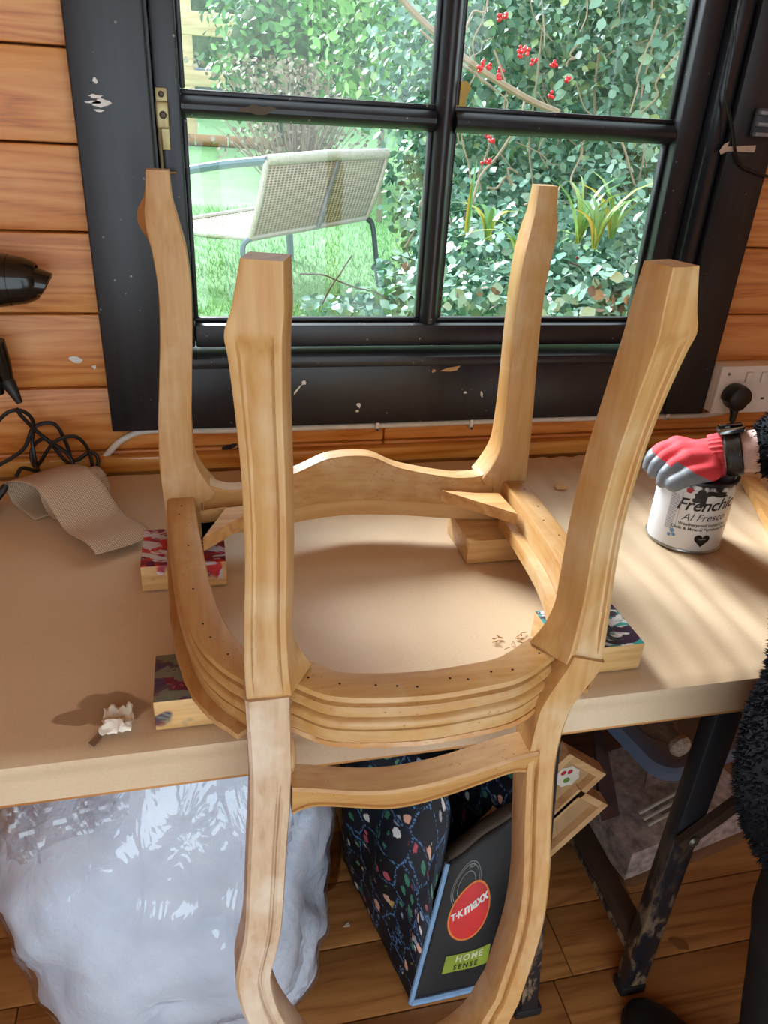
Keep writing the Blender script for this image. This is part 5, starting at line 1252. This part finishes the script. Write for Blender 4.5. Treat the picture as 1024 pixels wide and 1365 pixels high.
# sword-leaved iris clumps
def blades(name, label, roots, mat, n, L, spread, bend):
    s = thing(name, tuple(roots[0]), label, 'plant')
    for root in roots:
        for k in range(n):
            a = random.uniform(0, 6.28); d = Vector((math.cos(a), math.sin(a) * .5, 0)); l = L * random.uniform(.6, 1.1); sp = spread * random.uniform(.2, 1); w = .010 * random.uniform(.7, 1.2)
            side = Vector((-d.y, d.x, 0)) if random.random() < .5 else Vector((1, .2, 0)).normalized(); pl_ = []
            for i in range(7):
                f = i / 6; p = Vector(root) + d * (sp * l * f + bend * l * f ** 3) + Vector((0, 0, l * (f - .45 * bend * f ** 3 * 1.5))); ww = w * (1 - f ** 2.5) + .0006; pl_.append((p - side * ww, p + Vector((0, .002, 0)), p + side * ww))
            m = MB(); m.v = [tuple(q) for tr in pl_ for q in tr]; m.f = [(3 * i + j, 3 * i + j + 1, 3 * i + j + 4, 3 * i + j + 3) for i in range(6) for j in range(2)]; m.mi = [0] * len(m.f)
            m.build('blade', mat, s, fixn=False)
M_IRIS = leaf_material('iris_blade', [(0, '5c9a58'), (.4, '86bc72'), (.75, 'b4d070'), (.92, 'd8d060'), (1, 'e4e0a0')], .35)
blades('iris_clump', 'yellow-green sword-leaved iris clump growing through the ivy', [P2(770, 325, 2.35), P2(792, 332, 2.3), P2(815, 318, 2.4)], M_IRIS, 9, .29, .35, .5)
blades('iris_fan', 'single tall pale iris fan left of the iris clump', [P2(622, 310, 2.5)], M_IRIS, 3, .26, .08, .05)
blades('strap_leaf_plant', 'arching strap-leaved plant low in front of the ivy', [P2(690, 350, 2.4), P2(650, 320, 2.5)], M_IRIS, 7, .22, .6, .9)
blades('broadleaf_rosette', 'broad pale green rosette weed beside the garden chair leg', [P2(505, 410, 2.85)], leaf_material('rosette_leaf', [(0, '7cb47c'), (1, 'b4dca4')], .4), 10, .17, .8, .7)
# grass blades on the nearer lawn
NG = 26000; gx_ = rng.uniform(-.5, 2.3, NG); gy_ = 3.0 + rng.random(NG) ** 1.3 * 2.6
V, Fc = [], []
for i in range(NG):
    x, y = gx_[i], gy_[i]; z = ground_z(x, y) - .003; h = random.uniform(.015, .045); a = random.uniform(0, 3.14); w = .0028; dx, dy = random.uniform(-.02, .02), random.uniform(-.02, .02)
    V += [(x - w * math.cos(a), y - w * math.sin(a), z), (x + w * math.cos(a), y + w * math.sin(a), z), (x + dx, y + dy, z + h)]; Fc.append((3 * i, 3 * i + 1, 3 * i + 2))
me = bpy.data.meshes.new('grass'); me.from_pydata(V, [], Fc); me.materials.append(leaf_material('grass_blade', [(0, '74ac60'), (.5, '98d080'), (1, 'c4e4a0')], .5)); a = me.attributes.new('tint', 'FLOAT', 'FACE'); a.data.foreach_set('value', rng.random(NG)); me.update()
go_ = bpy.data.objects.new('grass', me); COL.objects.link(go_); tag(go_, 'short bright green lawn grass around the garden chair', 'grass', kind='stuff')

# timber structure at the far left and the sleeper edging
PT = wood('pale_timber', 'c0a070', 'd8bc90', 'e6d0a8', 'X', 20, .7)
pg_ = thing('timber_pergola', (-.3, 9, .92), 'pale timber frame with blue-grey panel beyond the lawn', 'pergola')
for (u0, u1, v, th, nm) in ((150, 318, 22, .10, 'beam'), (150, 300, 97, .07, 'rail')):
    a, b = ony(u0, v, 9.0), ony(u1, v, 9.0); MB().box((a.x, 8.95, a.z - th), (b.x, 9.05, a.z + th), .01).build(nm, PT, pg_)
for x in (-.95, .0): MB().box((x - .06, 8.96, .9), (x + .06, 9.04, 2.4), .01).build('post', PT, pg_)
a, b = ony(200, 110, 9.15), ony(300, 110, 9.15); MB().box((a.x, 9.13, a.z - .16), (b.x, 9.17, a.z + .16), .01).build('panel', plain('blue_grey_panel', '6a8094', .5), pg_)
ed = thing('log_edging', (.3, 8.6, .9), 'low log edging along the far side of the lawn', 'edging')
for k in range(6): x = -.6 + .32 * k; MB().lathe([(.05, 0), (.055, .005), (.055, .30), (.05, .305)], (x, 8.6, ground_z(x, 8.6) + .05), (1, 0, 0), 12).build('log', plain('log_brown', 'a87a50', .8), ed)

# woven garden chair --------------------------------------------------------
gc = thing('garden_chair', tuple(on_ground(420, 350)), 'woven pale rattan garden chair with a grey steel frame on the lawn', 'chair')
TUBE = plain('blue_grey_tube', '5f7886', .35, vscale=8); WRAP = plain('pale_wrap', 'b8b9ae', .6, vscale=120, var=.2); LEGM = plain('dark_green_grey_tube', '33464a', .4)
YL, YR = 3.62, 3.90
TL, TR_, BL, BR_ = ony(356, 214, YL), ony(516, 205, YR), ony(333, 318, YL - .02), ony(488, 290, YR - .02)
MB().tube([TL, TL.lerp(TR_, .5) + Vector((0, -.01, .008)), TR_], .024, 10).build('top_rail', WRAP, gc)
MB().tube(spline([tuple(TL), tuple(TL.lerp(BL, .55) + Vector((.004, -.03, 0))), tuple(BL)], 5), .013, 8).build('side_rail', WRAP, gc)
MB().tube(spline([tuple(TR_), tuple(TR_.lerp(BR_, .55) + Vector((.004, -.03, 0))), tuple(BR_)], 5), .013, 8).build('side_rail', WRAP, gc)
MB().tube([BL, BR_], .014, 8).build('lower_rail', plain('grey_wrap', 'a8a8a4', .6), gc)
MB().tube([TL.lerp(TR_, .56) + Vector((0, -.022, -.02)), TL.lerp(TR_, .56).lerp(BL.lerp(BR_, .56), .5) + Vector((0, -.046, 0)), BL.lerp(BR_, .56) + Vector((0, -.03, 0))], .010, 8).build('back_strut', plain('strut_grey', '6a7274', .4), gc)
def weave_mat():
    t = NT('rattan_weave'); at = t.new('ShaderNodeAttribute', attribute_name='weave')
    fs = []
    for ax_, s_ in (('X', 34.0), ('Y', 30.0)):
        w = t.new('ShaderNodeTexWave', wave_type='BANDS', bands_direction=ax_); w.inputs['Scale'].default_value = s_ * .314; t.link(at.outputs['Vector'], w.inputs['Vector']); fs.append(w.outputs['Fac'])
    h = t.math('MAXIMUM', fs[0], fs[1]); c = t.ramp(h, [(.45, '4e4838'), (.75, '948a70'), (1, 'b8b09c')]); t.bump(h, .5, .004)
    al = t.ramp(h, [(.20, (0, 0, 0, 1)), (.34, (1, 1, 1, 1))]); m = t.fin(c, .6); t.link(al, t.b.inputs['Alpha']); return m
WEV = weave_mat()
def woven(fn, name, n=16):
    o = MB().grid(fn, n, n).build(name, WEV, gc, ang=60, solid=.006); a = o.data.attributes.new('weave', 'FLOAT_VECTOR', 'POINT'); a.data.foreach_set('vector', [x for j in range(n) for i in range(n) for x in (i / (n - 1), j / (n - 1), 0)])
woven(lambda a, b: TL.lerp(TR_, a).lerp(BL.lerp(BR_, a), b) + Vector((.002, -.026 * math.sin(math.pi * b), 0)), 'woven_back')
sd_ = Vector((-.42, .36, .0)); woven(lambda a, b: BL.lerp(BR_, a) + sd_ * b + Vector((0, 0, -.02 * math.sin(math.pi * b) - .005)), 'woven_seat')
MB().tube([BL + sd_, BR_ + sd_], .013, 8).build('front_rail', WRAP, gc)
for e0 in (BL, BR_): MB().tube([e0, e0 + sd_ * .5 + Vector((0, 0, -.01)), e0 + sd_], .012, 8).build('seat_rail', WRAP, gc)
def to_ground(p): return Vector((p[0], p[1], ground_z(p[0], p[1])))
for top, fr, fl in ((TL, BL, -1), (TR_, BR_, 1)):
    e = top + sd_ * .95 + Vector((0, 0, -.10)); MB().tube(spline([tuple(top), tuple(top.lerp(e, .5) + Vector((0, 0, .012))), tuple(e), tuple(e + sd_ * .08 + Vector((0, 0, -.10))), tuple(to_ground(e + sd_ * .05))], 6), .019, 8).build('arm', TUBE, gc)
f1 = on_ground(505, 387); MB().tube(spline([tuple(BR_), tuple(BR_ + Vector((.03, -.01, -.03))), tuple(BR_.lerp(f1, .4) + Vector((.02, 0, 0))), tuple(f1)], 5), .013, 8).build('leg', LEGM, gc)
f2 = to_ground(BL + Vector((-.03, -.02, 0))); MB().tube(spline([tuple(BL), tuple(BL + Vector((-.03, -.01, -.03))), tuple(BL.lerp(f2, .4) + Vector((-.02, 0, 0))), tuple(f2)], 5), .013, 8).build('leg', TUBE, gc)
